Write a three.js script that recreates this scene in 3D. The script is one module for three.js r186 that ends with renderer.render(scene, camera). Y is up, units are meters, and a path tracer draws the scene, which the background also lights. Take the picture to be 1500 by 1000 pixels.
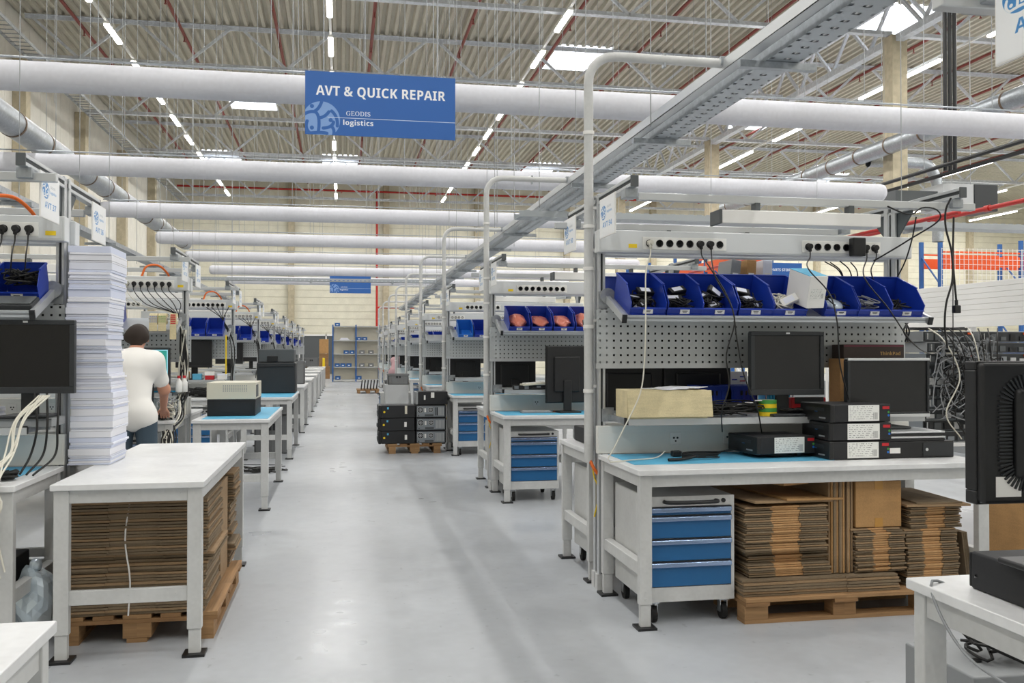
import * as THREE from 'three';
import { RoundedBoxGeometry } from 'three/addons/geometries/RoundedBoxGeometry.js';
import { mergeGeometries } from 'three/addons/utils/BufferGeometryUtils.js';
import { MarchingCubes } from 'three/addons/objects/MarchingCubes.js';
import { RectAreaLightUniformsLib } from 'three/addons/lights/RectAreaLightUniformsLib.js';

// ---------- camera, sky, exposure ----------
const scene = new THREE.Scene();
const F = 1345, VPX = 500, VPY = 515;                       // focal length and aisle vanishing point, in a 1500x1000 frame
const camera = new THREE.PerspectiveCamera(2 * Math.atan(500 / F) * 180 / Math.PI, 1.5, 0.05, 300);
camera.rotation.order = 'YXZ';
camera.rotation.y = -Math.atan((750 - VPX) / F);
camera.rotation.x = Math.atan((VPY - 500) / F);
camera.position.set(0, 1.5, 0);
scene.add(camera);
scene.background = new THREE.Color().setRGB(5.4, 5.8, 6.4);   // bright overcast sky above the roof lights
const renderer = new THREE.WebGLRenderer({ antialias: true });
renderer.toneMapping = THREE.LinearToneMapping;
renderer.toneMappingExposure = 1.4;
renderer.shadowMap.enabled = true;
RectAreaLightUniformsLib.init();
const LAMP = { color: new THREE.Color().setRGB(1, 0.985, 0.955), nits: 92 };
// hall lamps: rows along the aisle direction under the roof trusses (x of the row, lamp length, pitch)
const LAMP_ROWS = [[-6.5, 1.65, 3.37], [-0.33, 1.65, 3.37], [6.05, 1.65, 3.37], [12.2, 1.65, 3.37], [18.5, 4.6, 6.74], [24.8, 4.6, 6.74], [30.9, 4.6, 6.74], [37.1, 4.6, 6.74], [43.3, 4.6, 6.74]];
const LAMP_Y = 10.7;

// ---------- helpers ----------
let seed = 7;
const rnd = () => { seed = (seed * 1664525 + 1013904223) >>> 0; return seed / 4294967296; };
const rr = (a, b) => a + (b - a) * rnd();
const V = (x, y, z) => new THREE.Vector3(x, y, z);
const NTH = n => ['first', 'second', 'third', 'fourth', 'fifth', 'sixth', 'seventh', 'eighth', 'ninth', 'tenth', 'eleventh', 'twelfth', 'thirteenth', 'fourteenth', 'fifteenth', 'sixteenth', 'seventeenth', 'eighteenth', 'nineteenth', 'twentieth', 'twenty-first', 'twenty-second'][n - 1];
const W = (x, y, d) => V(x, y, -d);                          // d: distance along the aisle
const names = {};
function numbered(n) { const k = names[n] = (names[n] ?? -1) + 1; return k ? n + '_' + String(k).padStart(3, '0') : n; }
function boxUV(g, s) {
  const p = g.attributes.position, n = g.attributes.normal, uv = new Float32Array(p.count * 2);
  for (let i = 0; i < p.count; i++) {
    const ax = Math.abs(n.getX(i)), ay = Math.abs(n.getY(i)), az = Math.abs(n.getZ(i));
    let u, v;
    if (ay >= ax && ay >= az) { u = p.getX(i); v = p.getZ(i); } else if (ax >= az) { u = p.getZ(i); v = p.getY(i); } else { u = p.getX(i); v = p.getY(i); }
    uv[2 * i] = u / s; uv[2 * i + 1] = v / s;
  }
  g.setAttribute('uv', new THREE.BufferAttribute(uv, 2));
  return g;
}
function join(gs) {
  if (!Array.isArray(gs)) return gs;
  if (gs.length === 1) return gs[0];
  return mergeGeometries(gs.map(g => { const h = g.index ? g.toNonIndexed() : g; for (const k of Object.keys(h.attributes)) if (!['position', 'normal', 'uv'].includes(k)) h.deleteAttribute(k); return h; }));
}
function obj(name, gs, m, parent = scene, label) {
  const g = join(gs);
  if (m.userData.uv && !g.userData.keepUV) boxUV(g, m.userData.uv);
  const o = new THREE.Mesh(g, m);
  o.name = parent === scene ? numbered(name) : name;
  parent.add(o);
  if (label) o.userData.label = label;
  return o;
}
function tag(o, label, category, group) { o.userData.label = label; o.userData.category = category; if (group) o.userData.group = group; return o; }
function thing(name, label, category, p = V(0, 0, 0), turn = 0, group) {
  const o = new THREE.Group(); o.name = numbered(name); scene.add(o);
  o.position.copy(p); o.rotation.y = turn; return tag(o, label, category, group);
}
function structure(o) { o.userData.kind = 'structure'; return o; }
function place(root, p, turn = 0, label, group, first) {      // the first call moves the original, later ones add copies
  let r = root;
  if (root.userData._used) { r = root.clone(); r.name = numbered(root.name.replace(/_\d{3}$/, '')); scene.add(r); r.userData = { ...root.userData }; }
  root.userData._used = true;
  r.position.copy(p); r.rotation.set(0, turn, 0);
  if (label) r.userData.label = label;
  if (group) r.userData.group = group;
  return r;
}
const B = (x0, x1, y0, y1, z0, z1) => new THREE.BoxGeometry(Math.abs(x1 - x0), Math.abs(y1 - y0), Math.abs(z1 - z0)).translate((x0 + x1) / 2, (y0 + y1) / 2, (z0 + z1) / 2);
const RB = (x0, x1, y0, y1, z0, z1, r = 0.004, s = 1) => new RoundedBoxGeometry(Math.abs(x1 - x0), Math.abs(y1 - y0), Math.abs(z1 - z0), s, r).translate((x0 + x1) / 2, (y0 + y1) / 2, (z0 + z1) / 2);
function bar(a, b, r, seg = 8, r2 = r) {                      // round bar between two points
  const d = b.clone().sub(a), g = new THREE.CylinderGeometry(r2, r, d.length(), seg);
  g.applyQuaternion(new THREE.Quaternion().setFromUnitVectors(V(0, 1, 0), d.clone().normalize()));
  return g.translate((a.x + b.x) / 2, (a.y + b.y) / 2, (a.z + b.z) / 2);
}
function strut(a, b, w, h) {                                  // square bar between two points
  const d = b.clone().sub(a), g = new THREE.BoxGeometry(w, h, d.length());
  const m = new THREE.Matrix4().lookAt(a, b, Math.abs(d.clone().normalize().y) > 0.99 ? V(1, 0, 0) : V(0, 1, 0)).setPosition(a.clone().add(b).multiplyScalar(0.5));
  return g.applyMatrix4(m);
}
function hose(pts, r, n = 24, seg = 6) { return new THREE.TubeGeometry(new THREE.CatmullRomCurve3(pts, false, 'centripetal'), n, r, seg, false); }
function disc(x, y, z, r, t, seg = 16) { return new THREE.CylinderGeometry(r, r, t, seg).rotateX(Math.PI / 2).translate(x, y, z); }

// ---------- textures ----------
function lattice(n, sd) { let s = sd; const a = new Float32Array(n * n); for (let i = 0; i < n * n; i++) { s = (s * 1664525 + 1013904223) >>> 0; a[i] = s / 4294967296; } return a; }
function tileNoise(n, sd) {                                   // periodic value noise on [0,1)^2 with n cells
  const a = lattice(n, sd), f = t => t * t * (3 - 2 * t);
  return (u, v) => { const x = u * n, y = v * n, i = Math.floor(x), j = Math.floor(y), s = f(x - i), t = f(y - j), g = (p, q) => a[((q % n + n) % n) * n + (p % n + n) % n];
    return (g(i, j) * (1 - s) + g(i + 1, j) * s) * (1 - t) + (g(i, j + 1) * (1 - s) + g(i + 1, j + 1) * s) * t; };
}
function tex(size, fn, srgb = true, h = size) {
  const d = new Uint8Array(size * h * 4);
  for (let j = 0; j < h; j++) for (let i = 0; i < size; i++) { const c = fn((i + 0.5) / size, (j + 0.5) / h), k = (j * size + i) * 4; for (let q = 0; q < 3; q++) d[k + q] = Math.max(0, Math.min(255, (c.length ? c[q] : c) * 255)); d[k + 3] = 255; }
  const t = new THREE.DataTexture(d, size, h); t.wrapS = t.wrapT = THREE.RepeatWrapping; t.magFilter = THREE.LinearFilter; t.minFilter = THREE.LinearMipmapLinearFilter; t.generateMipmaps = true;
  if (srgb) t.colorSpace = THREE.SRGBColorSpace; t.needsUpdate = true; return t;
}
const n4 = tileNoise(4, 11), n9 = tileNoise(9, 12), n23 = tileNoise(23, 13), n61 = tileNoise(61, 14), n170 = tileNoise(170, 15);
const T = {};
T.floor = tex(1024, (u, v) => { const m = 0.45 * n4(u, v) + 0.3 * n9(u, v) + 0.25 * n23(u, v), g = 0.5 * n61(u, v) + 0.5 * n170(u, v), k = 0.85 + 0.12 * m + 0.05 * g - (n170(v, u) > 0.955 ? 0.08 : 0); return [k * 0.985, k * 0.995, k]; });
T.floorRough = tex(512, (u, v) => 0.24 + 0.16 * n9(v, u) + 0.12 * n61(u, v), false);
T.wood = tex(512, (u, v) => { const g = n4(u * 0.5, v) * 0.4 + 0.35 * n61(u * 0.06, v) + 0.25 * n170(u * 0.05, v); const k = 0.72 + 0.34 * g; return [k, k * 0.97, k * 0.93]; });
T.card = tex(512, (u, v) => { const k = 0.86 + 0.08 * n9(u, v) + 0.08 * n170(u, v) + 0.05 * n61(u * 0.1, v); return [k, k, k * 0.99]; });
T.paint = tex(256, (u, v) => { const k = 0.93 + 0.05 * n9(u, v) + 0.03 * n61(u, v); return [k, k, k]; });
T.conc = tex(512, (u, v) => { const k = 0.8 + 0.12 * n4(u, v) + 0.1 * n23(u, v) + 0.05 * n170(u, v); return [k, k * 0.99, k * 0.96]; });
T.galv = tex(256, (u, v) => { const k = 0.84 + 0.18 * n23(u, v) * n9(v, u) + 0.06 * n61(u, v); return [k, k, k]; });
T.peg = tex(64, (u, v) => (Math.abs(u - 0.5) < 0.14 && Math.abs(v - 0.5) < 0.14 ? 0 : 1), false);
T.slot = tex(64, (u, v) => (Math.abs(u - 0.5) < 0.22 && Math.abs(v - 0.5) < 0.16 ? 0 : 1), false);
function canvasTex(w, h, draw) {
  const c = document.createElement('canvas'); c.width = w; c.height = h; draw(c.getContext('2d'), w, h);
  const t = new THREE.CanvasTexture(c); t.colorSpace = THREE.SRGBColorSpace; return t;
}
// ---------- materials ----------
function mat(color, roughness = 0.6, metalness = 0, extra = {}, uv = 0) {
  const m = new (extra.clearcoat || extra.transmission || extra.sheen ? THREE.MeshPhysicalMaterial : THREE.MeshStandardMaterial)({ color, roughness, metalness, ...extra });
  if (uv) m.userData.uv = uv; return m;
}
const M = {
  floor: mat('#b9bbbf', 1, 0, { map: T.floor, roughnessMap: T.floorRough }, 7),
  wallLeft: mat('#dddad0', 0.7, 0, { map: T.paint }, 3), wallBack: mat('#e6e2cf', 0.7, 0, { map: T.paint }, 3), joint: mat('#b9b4a2', 0.8), holeShade: mat('#2c2e30', 0.8),
  deck: mat('#c0bbab', 0.6, 0, { map: T.paint }, 4), roof: mat('#77746c', 0.9), conc: mat('#c4bba6', 0.85, 0, { map: T.conc }, 2.5),
  truss: mat('#e2e7ee', 0.45, 0, { map: T.galv }, 1.5), galv: mat('#b4bac0', 0.38, 0.75, { map: T.galv }, 0.7), galvDull: mat('#a9adb0', 0.5, 0.55, { map: T.galv }, 0.7),
  slotted: mat('#b0b6bb', 0.42, 0.7, { alphaMap: T.slot, alphaTest: 0.5, side: THREE.DoubleSide }, 0.11),
  redPipe: mat('#7d3028', 0.5), redBright: mat('#b8261f', 0.45), duct: mat('#dadbe2', 0.8, 0, { map: T.paint }, 2), band: mat('#6d5a48', 0.6, 0.3),
  lampBody: mat('#e8e8e4', 0.5), glow: new THREE.MeshStandardMaterial({ color: '#ffffff', emissive: new THREE.Color().setRGB(1, 0.96, 0.88), emissiveIntensity: 9 }),
  frame: mat('#cfd0cf', 0.42, 0, { map: T.paint }, 0.8), top: mat('#e8e9ea', 0.35, 0, { map: T.paint }, 1.2), edge: mat('#c4c5c5', 0.45),
  alu: mat('#c6c9cb', 0.36, 0.55), aluDark: mat('#6e7274', 0.45, 0.4), groove: mat('#3c3f41', 0.6, 0.3), cap: mat('#55595b', 0.55), gusset: mat('#4c5356', 0.5, 0.2),
  black: mat('#17181a', 0.45), blackMatt: mat('#202124', 0.7), rubber: mat('#151515', 0.8), dark: mat('#2a2d30', 0.5), screen: mat('#0d0e11', 0.12), screenDull: mat('#1b1c1e', 0.3),
  peg: mat('#bfc3c4', 0.4, 0.35, { alphaMap: T.peg, alphaTest: 0.5, side: THREE.DoubleSide }, 0.0455), channel: mat('#d2d5d6', 0.4, 0.1), splash: mat('#e6e6e1', 0.4), white: mat('#ecebe8', 0.55),
  yellow: mat('#e8c81c', 0.5), mat: mat('#5fb6dc', 0.55, 0, { map: T.paint }, 0.5), bin: mat('#1b3aa3', 0.32), binLight: mat('#1f6bc4', 0.35), drawer: mat('#1f6196', 0.35), handle: mat('#9fb4d6', 0.2, 0.8), steel: mat('#c9ccce', 0.25, 0.9),
  card: mat('#9f8465', 0.85, 0, { map: T.card }, 0.6), cardDark: mat('#84735d', 0.9, 0, { map: T.card }, 0.4), cardLight: mat('#c99d6d', 0.85, 0, { map: T.card }, 0.5), cardTan: mat('#b98f5e', 0.8, 0, { map: T.card }, 0.7), cardPale: mat('#d9cba4', 0.8, 0, { map: T.card }, 0.5),
  wood: mat('#b39068', 0.75, 0, { map: T.wood }, 0.9), wood2: mat('#a3805a', 0.8, 0, { map: T.wood }, 0.7), tape: mat('#b9883f', 0.3),
  paper: mat('#e2e5f1', 0.8), paper2: mat('#d5dbee', 0.8), paper3: mat('#e8e9f0', 0.8), beige: mat('#d2cdbb', 0.5), greyBox: mat('#8b8e90', 0.6), crate: mat('#77797a', 0.6), greyLight: mat('#b6b8b9', 0.5), server: mat('#8f959a', 0.35, 0.6),
  cable: mat('#141414', 0.55), cableWhite: mat('#d8d5c8', 0.5), cableGrey: mat('#8a8d90', 0.5), orange: mat('#e06a1f', 0.5), green: mat('#3f8f3c', 0.5), rackBlue: mat('#1f5a9c', 0.45), rackOrange: mat('#e2571b', 0.5), red: mat('#c0202a', 0.5),
  skin: mat('#c58f76', 0.6), hair: mat('#2c221b', 0.8), shirt: mat('#eceae6', 0.85), jeans: mat('#41515e', 0.9), navy: mat('#1d2437', 0.85), pink: mat('#c9a3a8', 0.85), silver: mat('#d5d7d9', 0.3, 0.6), pinkBag: mat('#c4705c', 0.25, 0, { clearcoat: 0.6 }), sealed: mat('#c9d6df', 0.15, 0.3),
};
// ---------- the hall ----------
const HX0 = -10.3, HX1 = 50, HD0 = -14, HD1 = 59.4, DECK = 12.35;
structure(obj('floor', B(HX0 - 0.4, HX1 + 0.4, -0.3, 0, -HD1 - 0.4, -HD0 + 0.4), M.floor));
{ // left wall: upright sandwich panels
  const w = structure(obj('wall_left', B(HX0 - 0.4, HX0 - 0.06, 0, 13, -HD1, -HD0), M.joint));
  for (let d = HD0; d < HD1; d += 1.15) obj('panel', RB(HX0 - 0.07, HX0, 0, 12.6, -Math.min(d + 1.135, HD1), -d, 0.012), M.wallLeft, w);
}
{ // back wall: long horizontal panels
  const w = structure(obj('wall_back', B(HX0 - 0.4, HX1 + 0.4, 0, 13, -HD1 - 0.4, -HD1 - 0.03), M.joint));
  for (let y = 0; y < 12.6; y += 0.45) obj('panel', RB(HX0, HX1, y, y + 0.435, -HD1 - 0.03, -HD1, 0.01), M.wallBack, w);
}
structure(obj('wall_right', B(HX1, HX1 + 0.4, 0, 13, -HD1, -HD0), M.wallBack));
structure(obj('wall_front', B(HX0 - 0.4, HX1 + 0.4, 0, 13, -HD0, -HD0 + 0.4), M.wallLeft));
// roof: trapezoidal sheet with openings for the roof lights
const SKY = [[8.55, 33], [-3.85, 41.2], [-6.6, 53], [-0.1, 53], [11.5, 53], [17.8, 27.3], [19.3, 40.6], [29.6, 52.6], [8.55, 12], [-3.85, 20.4], [-3.85, 1], [20.5, 12], [31, 27], [31, 12]].map(([x, d]) => [x - 0.98, x + 0.98, d - 1.4, d + 1.4]);
{
  const roof = new THREE.Group(); roof.name = 'ceiling'; scene.add(roof); structure(roof);
  const cuts = [...new Set([HD0, HD1, ...SKY.flatMap(s => [s[2], s[3]])])].sort((a, b) => a - b);
  const slabs = [];
  for (let i = 0; i + 1 < cuts.length; i++) {
    const a = cuts[i], b = cuts[i + 1], holes = SKY.filter(s => s[2] < b - 1e-6 && s[3] > a + 1e-6).sort((p, q) => p[0] - q[0]);
    let x = HX0; const segs = [];
    for (const h of holes) { segs.push([x, h[0]]); x = h[1]; } segs.push([x, HX1]);
    for (const [p, q] of segs) {
      const pts = []; const P = 0.29;
      for (let k = Math.floor(p / P); k * P < q; k++) for (const [u, y] of [[0, 0], [0.1, 0], [0.145, 0.11], [0.245, 0.11], [0.29, 0]]) { const xx = k * P + u; if (xx > p - 1e-9 && xx < q + 1e-9) pts.push([xx, DECK + y]); }
      const pos = []; 
      for (let k = 0; k + 1 < pts.length; k++) { const [x0, y0] = pts[k], [x1, y1] = pts[k + 1]; if (x1 - x0 < 1e-6) continue; pos.push(x0, y0, -a, x0, y0, -b, x1, y1, -b, x0, y0, -a, x1, y1, -b, x1, y1, -a); }
      const g = new THREE.BufferGeometry(); g.setAttribute('position', new THREE.Float32BufferAttribute(pos, 3)); g.setAttribute('uv', new THREE.Float32BufferAttribute(new Float32Array(pos.length / 3 * 2), 2)); g.computeVertexNormals();
      const o = obj('deck_sheet', g, M.deck, roof); o.material.side = THREE.DoubleSide;
      slabs.push(B(p, q, DECK + 0.112, DECK + 0.3, -b, -a));
    }
  }
  obj('roof_build_up', slabs, M.roof, roof);
}
SKY.forEach(([x0, x1, d0, d1], i) => {
  const s = structure(new THREE.Group()); s.name = 'window_' + (i + 1); scene.add(s);
  obj('frame', [B(x0 - 0.06, x0, DECK + 0.05, DECK + 0.5, -d1, -d0), B(x1, x1 + 0.06, DECK + 0.05, DECK + 0.5, -d1, -d0), B(x0 - 0.06, x1 + 0.06, DECK + 0.05, DECK + 0.5, -d0 , -d0 + 0.06), B(x0 - 0.06, x1 + 0.06, DECK + 0.05, DECK + 0.5, -d1 - 0.06, -d1)], M.white, s);
  obj('pane', B(x0, x1, DECK + 0.03, DECK + 0.035, -d1, -d0), M.pane ??= mat('#ffffff', 0.9, 0, { transmission: 0.9, thickness: 0 }), s);
});
// concrete columns
function column(x, d, h, label, group, s = 0.42) { const c = obj('concrete_column', RB(x - s / 2, x + s / 2, 0, h, -d - s / 2, -d + s / 2, 0.02), M.conc); tag(c, label, 'column', group); }
const TRUSS_D = [-9.8, -2.9, 4, 10.95, 17.85, 24.8, 31.7, 38.6, 45.5, 52.3, 57.9];
for (const [k, d] of TRUSS_D.filter(d => d > 0 && d < 55).reverse().entries()) column(HX0 + 0.21, d, 10.9, NTH(k + 1) + ' concrete side wall column counted from the back wall', 'columns of the side wall', 0.42);
for (const [k, d] of [52.3, 38.6, 24.8, 10.95].entries()) column(16.25, d, 10.9, NTH(k + 1) + ' free-standing concrete column counted from the back wall', 'free-standing columns', 0.5);
for (const [k, x] of [-3.1, 2.8, 8.7, 14.7, 20.7, 26.7, 32.7, 38.7, 44.7].entries()) column(x, HD1 - 0.2, 12.2, NTH(k + 1) + ' concrete back wall column counted from the panelled side wall', 'columns of the back wall', 0.38);
// lattice trusses across the hall
for (const [ti, d] of TRUSS_D.entries()) for (const [x0, x1] of [[-10, 16.15], [16.4, 42]]) {
  if (x0 > 0 && d < 12) continue;
  const t = thing('roof_truss', NTH(11 - ti) + ' crosswise roof truss from the back wall, ' + (x0 < 0 ? 'spanning over the benches' : 'spanning beyond the free-standing columns'), 'truss', W(x0, 10.9, d), 0, 'lattice roof trusses');
  const L = x1 - x0, n = 8, p = L / n;
  obj('bottom_chord', [B(0, L, 0.02, 0.04, -0.1, 0.1), B(0, L, 0.04, 0.16, -0.03, 0.03)], M.truss, t);
  obj('top_chord', [B(0, L, 1.42, 1.435, -0.1, 0.1), B(0, L, 1.3, 1.42, -0.02, 0.02)], M.truss, t);
  for (let k = 0; k < n; k++) {
    obj('diagonal', strut(V(k * p + p / 2, 0.1, 0), V(k * p + p * 0.06, 1.36, 0), 0.085, 0.085), M.truss, t);
    obj('diagonal', strut(V(k * p + p / 2, 0.1, 0), V(k * p + p * 0.94, 1.36, 0), 0.085, 0.085), M.truss, t);
  }
}
// girders along the hall on the column line
for (const [gi, [d0, d1]] of [[11.2, 24.55], [25.05, 38.35], [38.85, 52.05]].entries()) {
  const t = thing('roof_girder', NTH(3 - gi) + ' lengthwise roof girder between the free-standing columns, counted from the back wall', 'girder', W(16.25, 10.95, d0), 0, 'lengthwise roof girders');
  const L = d1 - d0;
  obj('bottom_chord', B(-0.13, 0.13, -0.25, -0.05, -L, 0), M.truss, t); obj('top_chord', B(-0.13, 0.13, 1.0, 1.16, -L, 0), M.truss, t);
  for (let k = 0; k < 6; k++) for (const e of [0, 1]) obj('diagonal', strut(V(0, -0.1, -(k + 0.5) * L / 6), V(0, 1.05, -(k + e) * L / 6), 0.09, 0.09), M.truss, t);
}
{
  const t = thing('cable_ladder', 'galvanised cable ladder fixed high along the side wall under the roof', 'cable ladder', W(-9.2, 10.2, -12));
  for (const x of [0, 0.5]) obj('side_rail', B(x - 0.015, x + 0.015, 0, 0.1, -70, 0), M.galvDull, t);
  obj('rungs', Array.from({ length: 200 }, (_, k) => B(0, 0.5, 0.02, 0.045, -k * 0.35 - 0.03, -k * 0.35)), M.galvDull, t).userData.kind = 'stuff';
}
// sprinkler pipes
for (const [k, x] of [-8.35, -5.2, -2.1, 1.0, 4.1, 7.27, 10.35, 13.45, 19.6, 22.7, 25.8, 28.9, 32, 35.1].entries()) {
  const p = thing('sprinkler_pipe', NTH(k + 1) + ' dark red sprinkler pipe from the panelled side wall under the roof', 'pipe', W(x, 12.12, HD0), 0, 'sprinkler pipes under the roof');
  obj('pipe', bar(V(0, 0, 0), V(0, 0, -(HD1 - HD0) + 0.3), 0.055, 8), M.redPipe, p);
  for (let d = 2; d < 72; d += 3.4) obj('sprinkler_head', [bar(V(0, -0.05, -d), V(0, -0.2, -d), 0.02, 6), bar(V(0, -0.2, -d), V(0, -0.22, -d), 0.045, 8)], M.redPipe, p);
}
tag(obj('fire_pipe', [bar(W(HX0 + 0.4, 11.65, 58.8), W(40, 11.65, 58.8), 0.06, 8), ...[-8, 0, 6, 12, 18, 24, 30, 36].map(x => B(x - 0.03, x + 0.03, 11.6, 11.66, -59.39, -58.8))], M.redBright), 'red fire main running crosswise high along the back wall', 'pipe');
tag(obj('riser_pipe', [bar(W(2.2, 0, 58.6), W(2.2, 11.6, 58.6), 0.07, 8), bar(W(2.2, 4.3, 58.6), W(4.6, 4.3, 58.6), 0.06, 8)], M.redBright), 'red riser pipe standing in front of the back wall', 'pipe');
// lamps
for (const [ri, [x, len, pitch]] of LAMP_ROWS.entries()) {
  const side = ri > 3, lab = ['side wall lamp row', 'aisle lamp row', 'skylight-side lamp row', 'cable tray lamp row'][ri] ?? NTH(ri - 3) + ' lamp row beyond the columns';
  tag(obj('lighting_rail', B(x - 0.035, x + 0.035, LAMP_Y + 0.06, LAMP_Y + 0.12, -57.5, 10), M.lampBody), 'slim white trunking rail of the ' + lab, 'light rail', 'lamp trunking rails');
  for (let k = -12; k <= 8; k++) {
    const d = 28.1 + k * pitch; if (d < -10 || d > 57) continue;
    const t = thing('strip_light', 'glowing strip light, ' + NTH(Math.round((55.06 - d) / pitch) + 1) + ' from the back wall in the ' + lab, 'lamp', W(x, LAMP_Y, d), 0, side ? 'lamps beyond the columns' : 'lamp row ' + ['by the side wall', 'above the aisle', 'beside the skylights', 'above the cable tray'][ri]);
    obj('housing', B(-0.08, 0.08, 0.0, 0.06, -len / 2, len / 2), M.lampBody, t);
    obj('tube', RB(-0.075, 0.075, -0.07, 0, -len / 2 + 0.02, len / 2 - 0.02, 0.03, 2), M.glow, t);
    const l = new THREE.RectAreaLight(LAMP.color, LAMP.nits * 0.8, 0.15, len - 0.04); l.rotation.x = -Math.PI / 2; l.position.set(0, -0.075, 0); l.name = 'lamp_light'; t.add(l);
  }
}
// textile air ducts crosswise
const DUCTS = [[12.2, -9.6, 11.45], [17.85, -9.6, 11.45], [23.3, -5.7, 11.4], [28.8, -5.45, 11.4], [34.2, -5.5, 11.4], [39.7, -5.4, 11.4], [45.2, -5.4, 11.4]];
DUCTS.forEach(([d, x0, x1], i) => {
  const t = thing('air_duct', i === 0 ? 'white textile air duct directly behind the large blue sign' : NTH(i) + ' white textile air duct beyond the one behind the blue sign', 'air duct', W(x0, 4.9, d), 0, 'textile air ducts across the hall');
  const L = x1 - x0, R = 0.185;
  obj('fabric_tube', new THREE.LatheGeometry([[0, 0], [R * 0.55, 0.01], [R * 0.9, 0.06], [R, 0.14], ...Array.from({ length: 60 }, (_, k) => [R * (1 + (k % 10 === 9 ? 0.012 : 0.002 * Math.sin(k * 2.1))), 0.14 + (L - 0.28) * (k + 1) / 60]), [R * 0.9, L - 0.06], [R * 0.55, L - 0.01], [0, L]].map(([r, y]) => new THREE.Vector2(r, y)), 32).rotateZ(-Math.PI / 2), M.duct, t);
  obj('hanging_rail', bar(V(0.1, R + 0.05, 0), V(L - 0.1, R + 0.05, 0), 0.014, 6), M.galv, t);
  for (let x = 0.3; x < L; x += 2.1) obj('hanging_wire', bar(V(x, R + 0.05, 0), V(x, 7.4, 0), 0.006, 4), M.galvDull, t);
});
// spiral duct along the side wall, feeding the textile ducts
function spiralDuct(x, y, d0, d1, r, label) {
  const t = thing('spiral_duct', label, 'metal duct', W(x, y, d0)), L = d1 - d0;
  const pts = []; for (let k = 0; k <= L * 8; k++) pts.push(new THREE.Vector2(r + (k % 2 ? 0.004 : 0), k / 8));
  obj('spiral_tube', new THREE.LatheGeometry(pts, 28).rotateX(-Math.PI / 2), M.galv, t);
  for (let k = 0.6; k < L; k += 1.6) obj('joint_band', new THREE.CylinderGeometry(r + 0.012, r + 0.012, 0.06, 28).rotateX(Math.PI / 2).translate(0, 0, -k), M.band, t);
  for (let k = 0.9; k < L; k += 3.2) obj('hanging_wire', bar(V(0, r, -k), V(0, 12.3 - y, -k), 0.006, 4), M.galvDull, t);
  return t;
}
spiralDuct(-5.75, 5.55, 9, 36, 0.235, 'galvanised spiral duct running lengthwise above the benches with end tables');
spiralDuct(15.7, 7.5, 14, 36, 0.24, 'galvanised spiral duct passing beside the free-standing column');
{
  const t = thing('branch_duct', 'galvanised branch duct bending down beside the free-standing column', 'metal duct', W(15.7, 7.3, 25.5));
  obj('elbow_tube', hose([V(0.1, 0, 0), V(1.4, 0.02, 0), V(2.1, -0.05, 0), V(2.4, -0.5, 0), V(2.45, -1.1, 0), V(2.45, -2.4, 0)], 0.17, 40, 16), M.galv, t);
}
// loose suspension wires seen between the ducts
for (let k = 0; k < 42; k++) {
  const x = [-5.2, -4.1, -3.2, -1.6, -0.9, 0.4, 1.7, 2.47, 2.8, 3.6, 5.2, 7.5, 9.1, 11][k % 14] + rr(-0.2, 0.2), d = rr(13, 30), y = 3.5 + (k % 3) * 0.02; if (SKY.some(s => x > s[0] - 0.1 && x < s[1] + 0.1 && d > s[2] - 0.1 && d < s[3] + 0.1)) continue;
  tag(obj('suspension_wire', bar(W(x, 12.4, d), W(x, x > 2.3 && x < 3 ? 3.42 : 5.1 + rr(0, 2), d), 0.0055, 4), M.galvDull), 'thin steel wire hanging straight down from the roof deck', 'wire', 'thin wires hanging from the roof');
}
// cable trays
function cableTray(name, label, x0, x1, d0, d1, y, alongX) {
  const t = thing('cable_tray', label, 'cable tray');
  const A = alongX ? (a0, a1, b0, b1, c0, c1) => B(a0, a1, c0, c1, -b1, -b0) : (a0, a1, b0, b1, c0, c1) => B(a0, a1, c0, c1, -b1, -b0);
  if (!alongX) {
    const w = x1 - x0, m = x0 + w * 0.36;
    obj('tray_floor', B(m, x1, y, y + 0.003, -d1, -d0), M.slotted, t);
    for (const x of [m, x1]) obj('side_wall', B(x - 0.002, x + 0.002, y, y + 0.075, -d1, -d0), M.galv, t);
    obj('small_trunking', [B(x0, m - 0.04, y + 0.045, y + 0.05, -d1, -d0), B(x0, x0 + 0.004, y + 0.045, y + 0.12, -d1, -d0), B(m - 0.044, m - 0.04, y + 0.045, y + 0.12, -d1, -d0)], M.alu, t);
    obj('cables', [0, 1, 2].map(k => bar(W(m + 0.05 + k * 0.06, y + 0.025, d0), W(m + 0.05 + k * 0.06, y + 0.025, d1), 0.02, 6)), M.cableGrey, t);
    for (let d = d0 + 0.9; d < d1; d += 2.1) obj('cross_bracket', B(x0 - 0.05, x1 + 0.12, y - 0.045, y - 0.003, -d - 0.025, -d + 0.025), M.galv, t);
    for (let d = d0 + 2.6; d < d1; d += 4.2) for (const x of [x0 - 0.03, x1 + 0.1]) obj('hanging_rod', bar(W(x, y, d), W(x, 12.3, d), 0.005, 4), M.galvDull, t);
  } else {
    obj('tray_floor', B(x0, x1, y, y + 0.003, -d1, -d0), M.slotted, t);
    for (const d of [d0, d1]) obj('side_wall', B(x0, x1, y, y + 0.075, -d - 0.002, -d + 0.002), M.slotted, t);
    for (let x = x0 + 0.9; x < x1; x += 2.1) obj('cross_bracket', B(x - 0.02, x + 0.02, y - 0.04, y, -d1 - 0.06, -d0 + 0.06), M.galv, t);
  }
  return t;
}
cableTray('', 'long perforated cable tray carried by the bent white poles', 2.46, 2.8, 0.2, 40.5, 3.3);
cableTray('', 'perforated cable tray above the benches with end tables', -4.1, -3.78, 0.5, 40, 3.3);
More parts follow.
